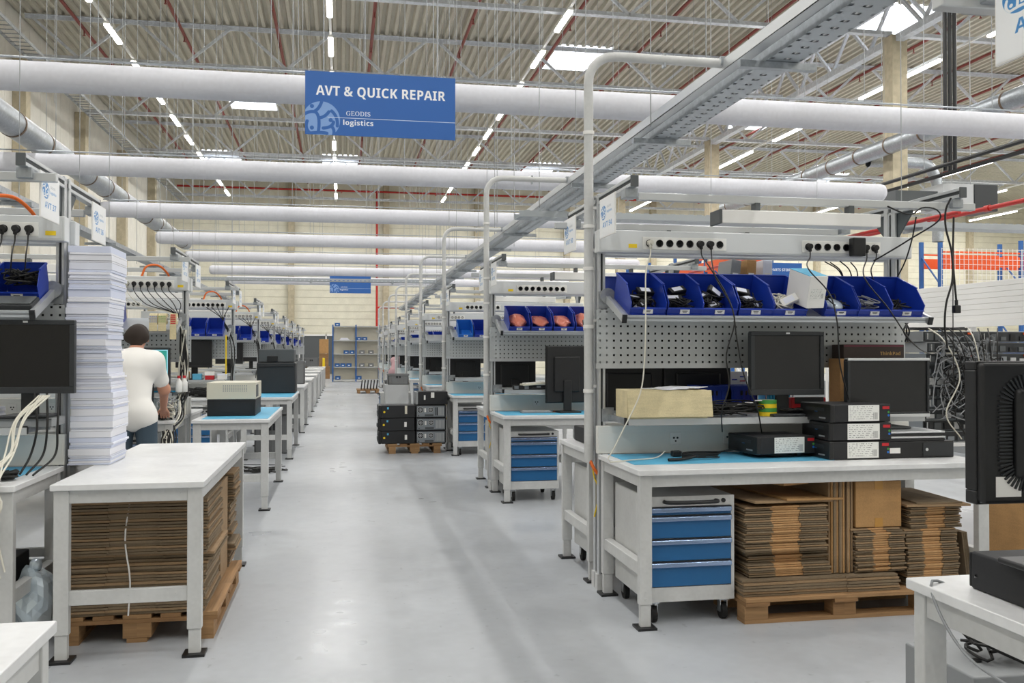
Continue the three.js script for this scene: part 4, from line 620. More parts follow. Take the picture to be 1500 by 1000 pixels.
for (let k = 0; k < 3; k++) { const t = tag(obj('cardboard_sheet', B(-0.005, 0.005, 0, 0.44, -0.2, 0.2), M.cardDark), 'cardboard sheet leaning against the tall bundle', 'cardboard', 'leaning cardboard sheets'); t.position.copy(W(3.68 - k * 0.0125 - 0.0, 0, 5.05)); t.rotation.z = 0.12; }

// end table with the paper stack
{ const t = thing('paper_stack', 'tall stack of white and pale blue paper reams on the end table', 'paper stack', W(-1.395, 0.8605, 5.72)); let y = 0, k = 0;
  while (y < 1.215) { const h = rnd() < 0.2 ? rr(0.02, 0.04) : rr(0.006, 0.018), m = [M.paper, M.paper2, M.paper3, M.paper][Math.floor(rnd() * 4)], ox = rr(-0.006, 0.006) + 0.012 * Math.sin(y * 7) - (y > 0.5 ? 0.012 : 0); obj('paper_ream', RB(-0.113 + ox, 0.113 + ox + rr(-0.004, 0.004), y + 0.0006, y + h, -0.19, 0.19 + rr(-0.01, 0.003), 0.0025), m, t); y += h; k++; } }
place(pal, W(-1.035, 0, 5.63), Math.PI / 2, 'wooden pallet under the end table piled with cardboard');
bundle('strapped bundle of flattened boxes under the paper stack table', W(-1.055, 0.143, 5.32), 0, 0.72, 0.61, 0.58, { strap: -0.02, plain: 1, th: 0.0155, jit: 0.05 });
upright('flattened boxes standing on edge behind the strapped bundle', W(-0.82, 0.143, 5.68), 0, 0.34, 0.58, 10, 0.012); bundle('second bundle of flattened boxes behind the strapped one', W(-1.06, 0.143, 6.2), 0, 0.74, 0.6, 0.32, { plain: 1, th: 0.0155, jit: 0.04 });
for (let k = 0; k < 8; k++) tag(obj('paper_ream', RB(-0.2, 0.2, 0, 0.012, -0.13, 0.13, 0.002), k % 2 ? M.paper : M.paper3), 'loose paper ream piled on the shelf under the near monitor', 'paper', 'paper pile on the near shelf').position.copy(W(LX + BW - 0.5 + rr(-0.01, 0.01), 1.1005 + k * 0.0122, 5.4));
for (let k = 0; k < 6; k++) cable('white lead hanging in a bunch in front of the near bench', [W(-1.56 + 0.01 * k, 1.27, 5.2), W(-1.6 + rr(-0.03, 0.03), 1.15, 5.05), W(-1.62 + rr(-0.04, 0.03), 1.0, 4.95), W(-1.62 + rr(-0.05, 0.04), 0.9, 4.74), W(-1.6 - 0.03 * Math.sin(k), 0.78, 4.7), W(-1.62 + 0.03 * Math.cos(k * 2), 0.62, 4.7), W(-1.56 - 0.02 * k, 0.46 - 0.03 * (k % 3), 4.71)], 0.005, M.cableWhite, 'white leads on the near bench');
for (let k = 0; k < 3; k++) cable('black lead hanging below the near monitor', [W(-1.6 + 0.06 * k, 1.28, 5.26), W(-1.57 + 0.05 * k, 1.1, 5.2), W(-1.6 + 0.06 * k, 0.96, 5.2), W(-1.62 + 0.04 * k, 0.872, 5.1 - 0.03 * k)], 0.006, M.cable, 'black leads below the near monitor'); tangle('black leads heaped on the mat beside the paper stack', W(-1.66, 0.864, 4.98), 0.07, 0.03, 0.07, 6, M.cable, 0.006);
const sockL = k => V(LX + 1.46 + 0.045 + k * 0.067, 2.181, -(D0 + 0.756));
for (let k = 3; k < 8; k++) plugCable('black lead plugged into the power channel above the near monitor', [sockL(k), V(LX + 1.53 + k * 0.07, 2.02, -5.3), V(LX + 1.56 + k * 0.06, 1.93, -5.25 - 0.02 * k), V(LX + 1.66 + k * 0.04, 1.95, -5.42)], M.cable, 'plugged leads above the near monitor');
// ---------- people ----------
function sdfMesh(caps, k, c, half, cell) {                       // tapered capsules joined by a smooth minimum, meshed on a cubic grid
  const n = Math.ceil(2 * half / cell) + 2, mc = new MarchingCubes(n, M.skin, false, false, 120000);
  mc.isolation = 0; const hs = n / 2, f = mc.field;
  const C = caps.map(([a, b, ra, rb]) => { const d = b.clone().sub(a); return [a.x, a.y, a.z, d.x, d.y, d.z, 1 / Math.max(1e-9, d.lengthSq()), ra, (rb ?? ra) - ra]; });
  for (let z = 0; z < n; z++) for (let y = 0; y < n; y++) for (let x = 0; x < n; x++) {
    const px = c.x + (x - hs) / hs * half, py = c.y + (y - hs) / hs * half, pz = c.z + (z - hs) / hs * half; let m = 9;
    for (const q of C) { const ex = px - q[0], ey = py - q[1], ez = pz - q[2]; let t = (ex * q[3] + ey * q[4] + ez * q[5]) * q[6]; t = t < 0 ? 0 : t > 1 ? 1 : t; const dx = ex - q[3] * t, dy = ey - q[4] * t, dz = ez - q[5] * t, d = Math.sqrt(dx * dx + dy * dy + dz * dz) - q[7] - q[8] * t; const h = Math.max(k - Math.abs(m - d), 0) / k; m = Math.min(m, d) - h * h * k * 0.25; }
    f[x + y * n + z * n * n] = -m;
  }
  mc.update();
  const cnt = mc.count, pos = new Float32Array(mc.positionArray.subarray(0, cnt * 3)), nor = new Float32Array(mc.normalArray.subarray(0, cnt * 3));
  for (let i = 0; i < cnt * 3; i += 3) { pos[i] = pos[i] * half + c.x; pos[i + 1] = pos[i + 1] * half + c.y; pos[i + 2] = pos[i + 2] * half + c.z; }
  const g = new THREE.BufferGeometry(); g.setAttribute('position', new THREE.BufferAttribute(pos, 3)); g.setAttribute('normal', new THREE.BufferAttribute(nor, 3)); g.setAttribute('uv', new THREE.BufferAttribute(new Float32Array(cnt * 2), 2));
  return g;
}
function hand(wrist, tip, side) {                               // palm and five fingers from the wrist towards tip
  const u = tip.clone().sub(wrist).normalize(), s = u.clone().cross(V(0, 1, 0)).normalize().multiplyScalar(side), dn = V(0, -1, 0), P = (a, b, c) => wrist.clone().addScaledVector(u, a).addScaledVector(s, b).addScaledVector(dn, c), caps = [[P(0, 0, 0), P(0.03, 0, 0), 0.024, 0.026]];
  for (let k = 0; k < 4; k++) { const b = -0.03 + k * 0.02, L = [0.06, 0.075, 0.08, 0.07][k]; caps.push([P(0.02, b * 0.7, 0), P(0.085, b, 0.004), 0.014, 0.011], [P(0.085, b, 0.004), P(0.085 + L * 0.5, b * 1.1, 0.016), 0.01, 0.009], [P(0.085 + L * 0.5, b * 1.1, 0.016), P(0.085 + L * 0.85, b * 1.1, 0.038), 0.009, 0.0075]); }
  caps.push([P(0.02, 0.025, 0.005), P(0.055, 0.052, 0.015), 0.013, 0.011], [P(0.055, 0.052, 0.015), P(0.085, 0.056, 0.026), 0.011, 0.009]);
  return sdfMesh(caps, 0.01, P(0.075, 0, 0.01), 0.13, 0.0045);
}
function person(label, p, turn, J, cloth, trousers) {
  const t = thing('person', label, 'person', p, turn), v = a => Array.isArray(a) ? V(...a) : a, { pelvis, chest, neck, head, shR, elR, wrR, haR, shL, elL, wrL, haL } = Object.fromEntries(Object.entries(J).map(([k, a]) => [k, v(a)]));
  const legs = [-1, 1].map(s => [V(pelvis.x + s * 0.095, 0.92, pelvis.z), V(pelvis.x + s * 0.105, 0.5, pelvis.z + J.fwd * 0.03), V(pelvis.x + s * 0.11, 0.09, pelvis.z - J.fwd * 0.02), V(pelvis.x + s * 0.13, 0.045, pelvis.z + J.fwd * 0.14)]);
  const torso = (e) => [[pelvis.clone().add(V(-0.06, 0, 0)), pelvis.clone().add(V(0.06, 0, 0)), 0.1 + e], [pelvis, chest, 0.112 + e, 0.135 + e], [chest.clone().lerp(shL, 0.55), chest.clone().lerp(shR, 0.55), 0.125 + e], [shL, shR, 0.07 + e], [chest, neck, 0.12 + e, 0.06 + e]];
  const arms = [[shR, elR, wrR], [shL, elL, wrL]].flatMap(([a, b, c]) => [[a, b, 0.055, 0.043], [b, c, 0.042, 0.029]]);
  const bodyCaps = [...torso(-0.01), ...arms, [neck, head.clone().add(V(0, -0.06, 0)), 0.055, 0.052], ...legs.flatMap(([a, b, c]) => [[a, b, 0.085, 0.06], [b, c, 0.058, 0.04]])];
  const g1 = sdfMesh(bodyCaps, 0.05, V(pelvis.x, 0.88, (pelvis.z + head.z) / 2), 0.95, 0.014);
  const hx = J.fwd, F_ = (x, y, z) => head.clone().add(V(x, y, z * hx));
  const g2 = sdfMesh([[F_(0, 0.03, -0.02), F_(0, 0.035, 0.03), 0.078], [F_(0, -0.03, 0.03), F_(0, -0.065, 0.055), 0.06, 0.042], [F_(0, 0.0, 0.1), F_(0, -0.025, 0.112), 0.011, 0.015], [F_(-0.04, 0.015, 0.085), F_(0.04, 0.015, 0.085), 0.016], [F_(-0.02, -0.055, 0.095), F_(0.02, -0.055, 0.095), 0.009], [F_(0.082, -0.01, 0.0), F_(0.085, 0.025, -0.006), 0.012], [F_(-0.082, -0.01, 0.0), F_(-0.085, 0.025, -0.006), 0.012]], 0.02, head, 0.19, 0.006);
  obj('body', [g1, g2, hand(wrR, haR, -1), hand(wrL, haL, 1)], M.skin, t);
  obj('hair', sdfMesh([[F_(0, 0.045, -0.03), F_(0, 0.055, 0.03), 0.086], [F_(-0.055, 0.02, -0.04), F_(0.055, 0.02, -0.04), 0.05], [F_(0, -0.03, -0.06), F_(0, 0.02, -0.05), 0.045, 0.06]], 0.03, head, 0.2, 0.007), M.hair, t);
  for (const s of [-1, 1]) obj('eye', new THREE.SphereGeometry(0.009, 8, 6).translate(head.x + s * 0.033, head.y + 0.0, head.z + hx * 0.094), M.black, t);
  const sl = [[shR, elR], [shL, elL]].map(([a, b]) => [a, a.clone().lerp(b, 0.68), 0.072, 0.066]);
  const hem = [[pelvis.clone().add(V(-0.08, -0.06, 0)), pelvis.clone().add(V(0.08, -0.06, 0)), 0.106]];
  obj('t_shirt', sdfMesh([...torso(0.012).map((q, i) => i === 4 ? [q[0], q[0].clone().lerp(q[1], 0.8), 0.125, 0.078] : q), ...sl, ...hem], 0.045, chest.clone().lerp(pelvis, 0.4), 0.5, 0.0125), cloth, t, 'short-sleeved shirt');
  obj('trousers', sdfMesh([[pelvis.clone().add(V(-0.055, -0.03, 0)), pelvis.clone().add(V(0.055, -0.03, 0)), 0.1], ...legs.flatMap(([a, b, c]) => [[a, b, 0.09, 0.076], [b, c, 0.076, 0.068]])], 0.04, V(pelvis.x, 0.55, pelvis.z), 0.62, 0.0135), trousers, t);
  for (const [, , c, d] of legs) obj('shoe', sdfMesh([[c.clone().setY(0.055), d, 0.05, 0.042]], 0.01, c.clone().lerp(d, 0.5).setY(0.06), 0.18, 0.009), M.black, t);
  return t;
}
person('man in white shirt and jeans leaning over the bench with tape rolls', W(-1.715, 0, 8.2), 0, { fwd: -1, pelvis: [0, 0.99, 0], chest: [-0.02, 1.32, -0.13], neck: [-0.035, 1.5, -0.21], head: [-0.035, 1.605, -0.28], shR: [0.125, 1.42, -0.17], elR: [0.185, 1.17, -0.3], wrR: [0.125, 0.98, -0.6], haR: [0.115, 0.93, -0.74], shL: [-0.21, 1.43, -0.19], elL: [-0.26, 1.17, -0.32], wrL: [-0.14, 0.98, -0.62], haL: [-0.1, 0.93, -0.75] }, M.shirt, M.jeans);
person('person in dark navy shirt working behind the adapter bench', W(2.78, 0, 7.05), 0, { fwd: 1, pelvis: [0, 0.98, 0], chest: [-0.02, 1.3, 0.1], neck: [-0.03, 1.47, 0.16], head: [-0.035, 1.6, 0.22], shR: [-0.19, 1.42, 0.14], elR: [-0.33, 1.25, 0.36], wrR: [-0.2, 1.06, 0.6], haR: [-0.15, 1.0, 0.68], shL: [0.17, 1.42, 0.12], elL: [0.24, 1.18, 0.26], wrL: [0.14, 1.03, 0.52], haL: [0.1, 0.98, 0.62] }, M.navy, M.jeans);
person('person in pale pink shirt standing at a far bench', W(1.62, 0, 28.8), -0.6, { fwd: -1, pelvis: [0, 0.9, 0], chest: [0, 1.16, -0.2], neck: [0, 1.28, -0.32], head: [0, 1.37, -0.41], shR: [0.18, 1.24, -0.25], elR: [0.24, 0.98, -0.34], wrR: [0.14, 0.9, -0.62], haR: [0.12, 0.88, -0.7], shL: [-0.18, 1.24, -0.25], elL: [-0.24, 0.98, -0.34], wrL: [-0.14, 0.9, -0.62], haL: [-0.12, 0.88, -0.7] }, M.pink, M.jeans);

// ---------- the bench of the man, tape rolls ----------
for (const [k, m] of [M.binLight, M.green, M.red].entries()) {
  const p = at([226, 239, 255][k], 467, 9.42), t = thing('label_roll', ['label roll with blue dots', 'label roll with green dots', 'label roll with red blocks'][k] + ' hanging from the sloping shelf', 'tape roll', p);
  const w = [0.075, 0.075, 0.06][k];
  obj('roll_body', new THREE.CylinderGeometry(0.055, 0.055, w, 20).rotateZ(Math.PI / 2), M.cardPale, t); obj('core', new THREE.CylinderGeometry(0.025, 0.025, w + 0.004, 14).rotateZ(Math.PI / 2), M.white, t);
  obj('hanging_strip', new THREE.BoxGeometry(w, [0.12, 0.12, 0.2][k], 0.002).translate(0, [-0.06, -0.06, -0.1][k], 0.055), M.cardPale, t);
  const g = []; if (k < 2) for (let a = 0; a < 4; a++) for (let b = 0; b < 4; b++) g.push(disc(-w * 0.36 + a * w * 0.24, -0.03 + b * 0.018, 0.0565, 0.0055, 0.0012, 8)); else for (let b = 0; b < 5; b++) g.push(B(-w * 0.4, w * 0.4, -0.05 + b * 0.02, -0.038 + b * 0.02, 0.056, 0.057));
  obj('printed_marks', g, m, t).userData.kind = 'stuff';
}
tag(obj('roll_rod', bar(at(218, 467, 9.42), at(262, 467, 9.42), 0.008, 8), M.steel), 'steel rod carrying the label rolls', 'rod');
for (const [u, v, d] of [[270, 560, 9.5], [262, 562, 9.45], [371, 552, 9.9]].slice(0, 2)) { const p = at(u, v, d).setY(1.101), t = thing('spray_bottle', 'white spray bottle with red cap behind the man', 'bottle', p, 0, 'spray bottles behind the man'); obj('bottle_body', new THREE.LatheGeometry([[0, 0], [0.032, 0.004], [0.032, 0.1], [0.014, 0.13], [0.014, 0.14], [0, 0.14]].map(q => new THREE.Vector2(...q)), 16), M.white, t); obj('cap', bar(V(0, 0.14, 0), V(0, 0.165, 0), 0.016, 10), M.red, t); }
for (let k = 0; k < 8; k++) { const s = V(LX + 1.46 + 0.045 + k * 0.067, 2.181, -(benchD(2) + 0.756)); plugCable('lead plugged into the power channel above the tape rolls', [s, V(s.x + 0.12, 1.98, s.z + 0.05), V(LX + BW - 0.12 + 0.006 * k, 1.87, s.z + 0.03), V(LX + BW - 0.03, 1.7 - 0.02 * k, s.z + 0.06)], k < 2 ? M.cableWhite : M.cable, 'leads above the tape rolls'); }
for (let k = 0; k < 18; k++) cable((k % 3 ? 'black' : 'white') + ' lead running down the end post behind the man', [V(LX + BW - 0.03 + rr(-0.03, 0.03), 1.72, -9.66 + rr(-0.03, 0.03)), V(LX + BW - 0.02 + rr(-0.05, 0.05), 1.4, -9.62), V(LX + BW - 0.02 + rr(-0.06, 0.06), 1.1, -9.55), V(LX + BW - 0.06 + rr(-0.08, 0.1), 0.88, -9.3 + rr(-0.1, 0.2)), V(LX + BW - 0.05 + rr(-0.05, 0.08), 0.7, -8.93), V(LX + BW - 0.04 + rr(-0.06, 0.08), 0.35, -8.92)], 0.007, k % 3 ? M.cable : M.cableWhite, k % 3 ? 'black leads down the end post' : 'white leads down the end post');
for (let i = 3; i <= 7; i++) for (let k = 0; k < 5; k++) { const z = -(benchD(i) + 0.72); cable('black lead hanging down an end post of the end-table row', [V(LX + BW - 0.4 + 0.08 * k, 2.15, z + 0.02), V(LX + BW - 0.15, 1.95, z + 0.05), V(LX + BW - 0.03 + rr(-0.03, 0.03), 1.6, z), V(LX + BW - 0.03 + rr(-0.05, 0.05), 1.0, z + 0.1)], 0.006, M.cable, 'leads down the far end posts'); }
tangle('grey leads heaped on the bench end beside the beige machine', W(-1.63, 0.861, 9.16), 0.09, 0.2, 0.16, 16, M.cableGrey, 0.006); tangle('white leads heaped on the bench end beside the beige machine', W(-1.6, 0.861, 9.1), 0.07, 0.16, 0.12, 9, M.cableWhite, 0.006); tangle('black leads heaped in front of the man', W(-1.7, 0.8645, 9.02), 0.12, 0.06, 0.05, 8, M.cable, 0.006);
{ const t = thing('tester_box', 'low grey tester box on the bench shelf behind the man', 'device', W(-1.78, 1.101, 9.6)); obj('case', RB(-0.2, 0.2, 0, 0.05, -0.1, 0.1, 0.006), M.greyBox, t); obj('front_strip', B(-0.2, 0.2, 0.0, 0.015, 0.1, 0.106), M.cyan, t); }
// end table machines
{ const t = thing('black_machine', 'flat black machine under the beige one', 'computer', W(-1.07, 0.864, 9.77)); obj('case', RB(-0.23, 0.23, 0, 0.165, -0.32, 0.32, 0.006), M.black, t); obj('vent_panel', B(-0.12, 0.2, 0.04, 0.13, 0.32, 0.3215), M.blackMatt, t); obj('side_panel', B(0.23, 0.232, 0.02, 0.15, -0.25, 0.28), M.dark, t); }
{ const t = thing('beige_machine', 'flat beige computer case on the black machine', 'computer', W(-1.07, 1.0295, 9.77)); obj('case', RB(-0.235, 0.235, 0, 0.165, -0.32, 0.32, 0.006), M.beige, t); const g = []; for (let a = 0; a < 12; a++) for (let b = 0; b < 5; b++) g.push(B(-0.08 + a * 0.02, -0.071 + a * 0.02, 0.075 + b * 0.014, 0.083 + b * 0.014, 0.32, 0.321)); obj('vent_holes', g, M.greyBox, t).userData.kind = 'stuff'; obj('port_panel', B(0.235, 0.237, 0.02, 0.14, 0.05, 0.3), M.cap, t); }
{ const t = thing('laser_printer', 'big dark grey laser printer on an end table', 'printer', W(-0.98, 0.864, 14.75)); obj('lower_body', RB(-0.29, 0.29, 0, 0.47, -0.25, 0.25, 0.02, 2), M.dark, t); obj('upper_body', RB(-0.27, 0.27, 0.47, 0.68, -0.25, 0.2, 0.02, 2), M.cap, t); obj('control_panel', RB(-0.14, 0.02, 0.48, 0.57, 0.19, 0.215, 0.006), M.black, t); obj('front_tray', RB(-0.26, 0.26, 0.4, 0.42, 0.24, 0.262, 0.004), M.black, t); }
crate('grey crate stood on the end table beyond the printer', W(-1.0, 0.861, 19.0), 0.55, 0.45, 0.4); crate('tall grey crate on the floor beside the printer table', W(-0.93, 0, 17.85), 0.4, 0.7, 0.3); crate('grey crate under a far end table', W(-1.0, 0.0, 14.2), 0.5, 0.55, 0.5);
{ const t = thing('optical_disc', 'silver disc hung on a pegboard of the end-table row', 'disc', W(LX + BW - 0.33, 1.58, 13.975)); obj('disc_face', disc(0, 0, 0, 0.06, 0.002, 28), M.silver, t); obj('disc_hub', disc(0, 0, 0.001, 0.012, 0.003, 12), M.greyBox, t); }
tag(obj('tape_strip', B(-0.01, 0.01, 0, 0.56, -0.003, 0.003), M.yellow), 'yellow strip hanging from the shelf beside the silver disc', 'tape').position.copy(at(331, 548, 13.6));
for (let k = 0; k < 4; k++) { const t = thing('clutter_box', ['white part box', 'red and white part box', 'pale blue cloth bundle', 'brown part box'][k] + ' on a bench of the end-table row', 'box', W(LX + BW - 0.15 - 0.17 * k, 1.101, 13.72)); obj('box_body', RB(-0.06, 0.06, 0, 0.08 + 0.03 * (k % 2), -0.06, 0.06, 0.006), [M.white, M.red, M.mat, M.cardTan][k], t); obj('box_lid', RB(-0.062, 0.062, 0.06, 0.085 + 0.03 * (k % 2), -0.062, 0.062, 0.004), [M.paper, M.white, M.mat, M.cardTan][k], t); }
tangle('black leads heaped on the third bench of the end-table row', W(LX + BW - 0.45, 0.861, 13.5), 0.3, 0.12, 0.15, 12, M.cable, 0.007); tangle('dark leads lying on the floor under the machines', W(-1.0, 0.0, 11.9), 0.35, 0.05, 0.25, 8, M.cable, 0.006);
// ---------- keyboards and boards on the second bench ----------
for (let k = 0; k < 2; k++) { const t = thing('keyboard', k ? 'black keyboard lying on the shelf below the red parts' : 'beige keyboard laid askew on the shelf below the red parts', 'keyboard', W(RX + 0.52 + k * 0.1, k ? 1.101 : 1.155, benchD(2) + 0.58), k ? 0 : 0.12); if (!k) t.rotation.z = 0.06; obj('case', RB(-0.225, 0.225, 0, 0.02, -0.07, 0.075, 0.005), k ? M.black : M.beige, t); const g = []; for (let a = 0; a < 14; a++) for (let b = 0; b < 5; b++) g.push(B(-0.2 + a * 0.029, -0.175 + a * 0.029, 0.02, 0.028, -0.055 + b * 0.024, -0.036 + b * 0.024)); obj('keys', g, k ? M.dark : M.white, t).userData.kind = 'stuff'; }
for (let k = 0; k < 3; k++) { const t = thing('drive_caddy', 'black drive caddy with pale front on the shelf of the second bench', 'drive', W(RX + 0.3 + k * 0.24, 1.101, benchD(2) + 0.545), 0, 'drive caddies on the second bench'); obj('caddy_body', RB(-0.1, 0.1, 0, 0.045, -0.03, 0.03, 0.004), M.black, t); obj('caddy_front', [B(-0.09, -0.045, 0.006, 0.04, 0.03, 0.033), B(0.02, 0.065, 0.006, 0.04, 0.03, 0.033)], M.server, t); }
{ const t = thing('circuit_board', 'brown circuit board lying on the mat of the second bench', 'board', W(RX + 0.72, 0.864, benchD(2) + 0.45)); obj('board_body', B(-0.13, 0.13, 0, 0.006, -0.04, 0.04), M.cardDark, t); obj('components', [B(-0.1, -0.06, 0.006, 0.016, -0.02, 0.02), B(0.0, 0.08, 0.006, 0.02, -0.03, 0.01)], M.redPipe, t); }
{ const t = thing('keyboard', 'grey keyboard on the mat of the second bench', 'keyboard', W(RX + 0.42, 0.864, benchD(2) + 0.42)); obj('case', RB(-0.16, 0.16, 0, 0.018, -0.05, 0.05, 0.004), M.greyBox, t); obj('keys', Array.from({ length: 30 }, (_, a) => B(-0.145 + (a % 10) * 0.029, -0.12 + (a % 10) * 0.029, 0.018, 0.024, -0.04 + Math.floor(a / 10) * 0.028, -0.018 + Math.floor(a / 10) * 0.028)), M.greyLight, t).userData.kind = 'stuff'; }
// ---------- pallet of tower computers in the aisle ----------
place(pal, W(1.07, 0, 14.2), Math.PI / 2, 'wooden pallet in the aisle loaded with tower computers');
for (let k = 0; k < 3; k++) {
  const y = 0.1435 + k * 0.19;
  { const t = thing('tower_computer', ['bottom', 'middle', 'top'][k] + ' black tower on its side, side panel showing, on the aisle pallet', 'computer', W(0.82, y, 13.84), [0.01, -0.02, 0.015][k]); obj('case', RB(-0.24, 0.25, 0.002, 0.186, -0.22, 0.22, 0.006), M.blackMatt, t); const f = obj('front_bezel', RB(-0.285, -0.238, 0, 0.188, -0.22, 0.222, 0.012, 2), M.black, t); obj('front_foot', RB(-0.305, -0.28, 0.06, 0.12, 0.1, 0.2, 0.01), M.cap, f); obj('paper_label', B(0.1, 0.135, 0.06, k === 2 ? 0.18 : 0.13, 0.22, 0.2215), k === 2 ? M.beige : M.white, t); obj('blue_sticker', B(-0.16, -0.135, 0.13, 0.16, 0.22, 0.2215), M.mat, t); obj('yellow_dot', disc(-0.2, 0.09, 0.221, 0.016, 0.002, 12), M.yellow, t); }
  { const t = thing('tower_computer', ['bottom', 'middle', 'top'][k] + ' tower on its side, grey rear with fans showing, on the aisle pallet', 'computer', W(1.31, y, 13.86), [0, 0.015, -0.01][k]); obj('case', RB(-0.225, 0.225, 0.002, 0.186, -0.24, 0.22, 0.006), M.blackMatt, t); const b = obj('rear_plate', B(-0.205, 0.205, 0.012, 0.172, 0.22, 0.224), M.server, t);
    for (const [x, r] of [[-0.155, 0.045], [0.0, 0.038]]) { obj('fan_ring', new THREE.TorusGeometry(r, 0.004, 6, 24).translate(x, 0.115, 0.226), M.greyLight, b); obj('fan_grille', [disc(x, 0.115, 0.225, r * 0.92, 0.002, 20)], M.dark, b); obj('fan_spider', [B(x - r, x + r, 0.113, 0.117, 0.226, 0.228), B(x - 0.002, x + 0.002, 0.115 - r, 0.115 + r, 0.226, 0.228), new THREE.TorusGeometry(r * 0.5, 0.003, 5, 18).translate(x, 0.115, 0.227), disc(x, 0.115, 0.227, r * 0.25, 0.003, 12)], M.greyLight, b); }
    obj('port_cluster', B(-0.09, 0.04, 0.02, 0.05, 0.224, 0.227), M.cap, b); obj('power_inlet', B(-0.19, -0.17, 0.02, 0.04, 0.224, 0.228), M.cap, b); for (let j = 0; j < 6; j++) obj('slot_cover', B(0.07 + j * 0.022, 0.083 + j * 0.022, 0.03, 0.15, 0.224, 0.2265), k === 2 && j < 2 ? M.black : M.greyLight, b); obj('paper_label', B(-0.095, -0.07, 0.08, 0.14, 0.224, 0.2255), M.white, b); }
}
{ const t = thing('tower_computer', 'black tower lying across the top of the aisle pallet', 'computer', W(1.34, 0.7155, 13.84)); obj('case', RB(-0.22, 0.22, 0, 0.19, -0.2, 0.2, 0.006), M.blackMatt, t); obj('grey_end', RB(-0.255, -0.22, 0, 0.188, -0.2, 0.2, 0.008), M.greyBox, t); obj('paper_label', B(-0.03, 0.02, 0.1, 0.18, 0.2, 0.2015), M.white, t); obj('white_tag', B(-0.135, -0.11, 0.07, 0.14, 0.2, 0.2015), M.white, t); }
{ const t = thing('steel_cabinet', 'plain light grey cabinet standing in the aisle behind the tower pallet', 'cabinet', W(1.03, 0, 17.6)); obj('body', RB(-0.22, 0.22, 0.0, 0.88, -0.3, 0.2, 0.006), M.greyLight, t); obj('plinth', B(-0.2, 0.2, 0, 0.06, 0.2, 0.205), M.cap, t); }
crate('upper grey crate standing on the light grey cabinet', W(1.06, 0.881, 17.6), 0.38, 0.2, 0.36); crate('grey crate on the drawer cabinet in the aisle', W(1.05, 0.701, 18.35), 0.4, 0.24, 0.3);
place(pal, W(0.95, 0, 34), Math.PI / 2, 'far wooden pallet loaded with upright laptops'); for (let k = 0; k < 6; k++) { const t = thing('open_laptop', 'dark laptop standing on edge on the far pallet', 'laptop', W(0.7 + k * 0.11, 0.143, 33.7), 0, 'laptops on the far pallet'); t.rotation.z = -0.12; obj('base', RB(-0.012, 0.012, 0, 0.34, -0.14, 0.14, 0.003), M.black, t); obj('lid', RB(0.014, 0.022, 0, 0.34, -0.14, 0.14, 0.003), M.dark, t); }
// ---------- blue shelving and the far end ----------
{ const t = thing('shelving_unit', 'grey shelving with blue uprights at the far end of the aisle', 'shelf', W(-0.42, 0, 47));
  for (let k = 0; k < 4; k++) for (const z of [0, -0.5]) obj('upright', B(k * 1.15 - 0.03, k * 1.15 + 0.03, 0, 2.86, z - 0.03, z + 0.03), M.rackBlue, t);
  for (const y of [0.06, 0.7, 1.36, 2.04, 2.75]) for (let k = 0; k < 3; k++) obj('shelf_board', B(k * 1.15 + 0.03, k * 1.15 + 1.12, y, y + 0.04, -0.52, 0.02), M.greyLight, t);
  obj('back_panel', B(0, 3.45, 0.06, 2.75, -0.56, -0.54), M.beige, t); }
const shelfBin = (x, y, m, lab, grp) => { const t = thing('shelf_box', lab, 'box', W(-0.42 + x, y, 46.98 + 0.05), 0, grp); obj('walls', [B(-0.13, 0.13, 0, 0.008, -0.3, 0), B(-0.13, 0.13, 0, 0.15, -0.008, 0), B(-0.13, -0.122, 0, 0.17, -0.3, 0), B(0.122, 0.13, 0, 0.17, -0.3, 0), B(-0.13, 0.13, 0, 0.17, -0.3, -0.292)], m, t); obj('label', B(-0.05, 0.05, 0.05, 0.09, 0, 0.003), M.white, t); };
for (const [x, y] of [[0.22, 2.791], [1.3, 2.081], [1.58, 2.081], [0.66, 1.401], [0.95, 1.401], [0.22, 0.741], [0.5, 0.741], [0.8, 0.741], [0.25, 0.101], [1.3, 0.101]]) shelfBin(x, y, M.rackBlue, 'blue box on the far shelving with blue uprights', 'blue boxes on the far shelving'); for (const [x, y] of [[1.45, 1.401], [1.9, 1.401], [1.45, 0.741], [1.9, 0.741]]) shelfBin(x, y, M.crate, 'dark grey box on the far shelving with blue uprights', 'grey boxes on the far shelving');
{ const t = thing('paper_pile', 'white paper pile on the far shelving', 'paper', W(0.16, 2.0815, 47.1)); for (let k = 0; k < 4; k++) obj('paper_ream', B(-0.25 + 0.02 * k, 0.25 - 0.03 * k, k * 0.03, k * 0.03 + 0.028, -0.15, 0.12), M.paper3, t); }
for (let k = 0; k < 6; k++) crate('dark grey crate stacked near the far shelving', W(-1.9 + (k % 2) * 0.62, Math.floor(k / 2) * 0.42, 41), 0.58, 0.4, 0.4, M.crate, 'grey crates near the far shelving'); for (let k = 0; k < 5; k++) carton(['brown carton on the floor by the far shelving', 'second brown carton by the far shelving', 'upper brown carton by the far shelving', 'topmost brown carton by the far shelving', 'wide brown carton by the yellow post'][k], W([-0.9, -1.5, -0.95, -0.95, -2.3][k], [0, 0, 0.7, 1.4, 0][k], 52), [0.55, 0.55, 0.5, 0.5, 0.9][k], [0.69, 0.7, 0.69, 0.8, 0.9][k], 0.5, k % 2 ? M.cardTan : M.wood2, 0, false);
tag(obj('guard_post', RB(-0.06, 0.06, 0, 1.2, -0.06, 0.06, 0.02), M.yellow), 'yellow guard post near the far cartons', 'post').position.copy(W(-0.85, 0, 46));
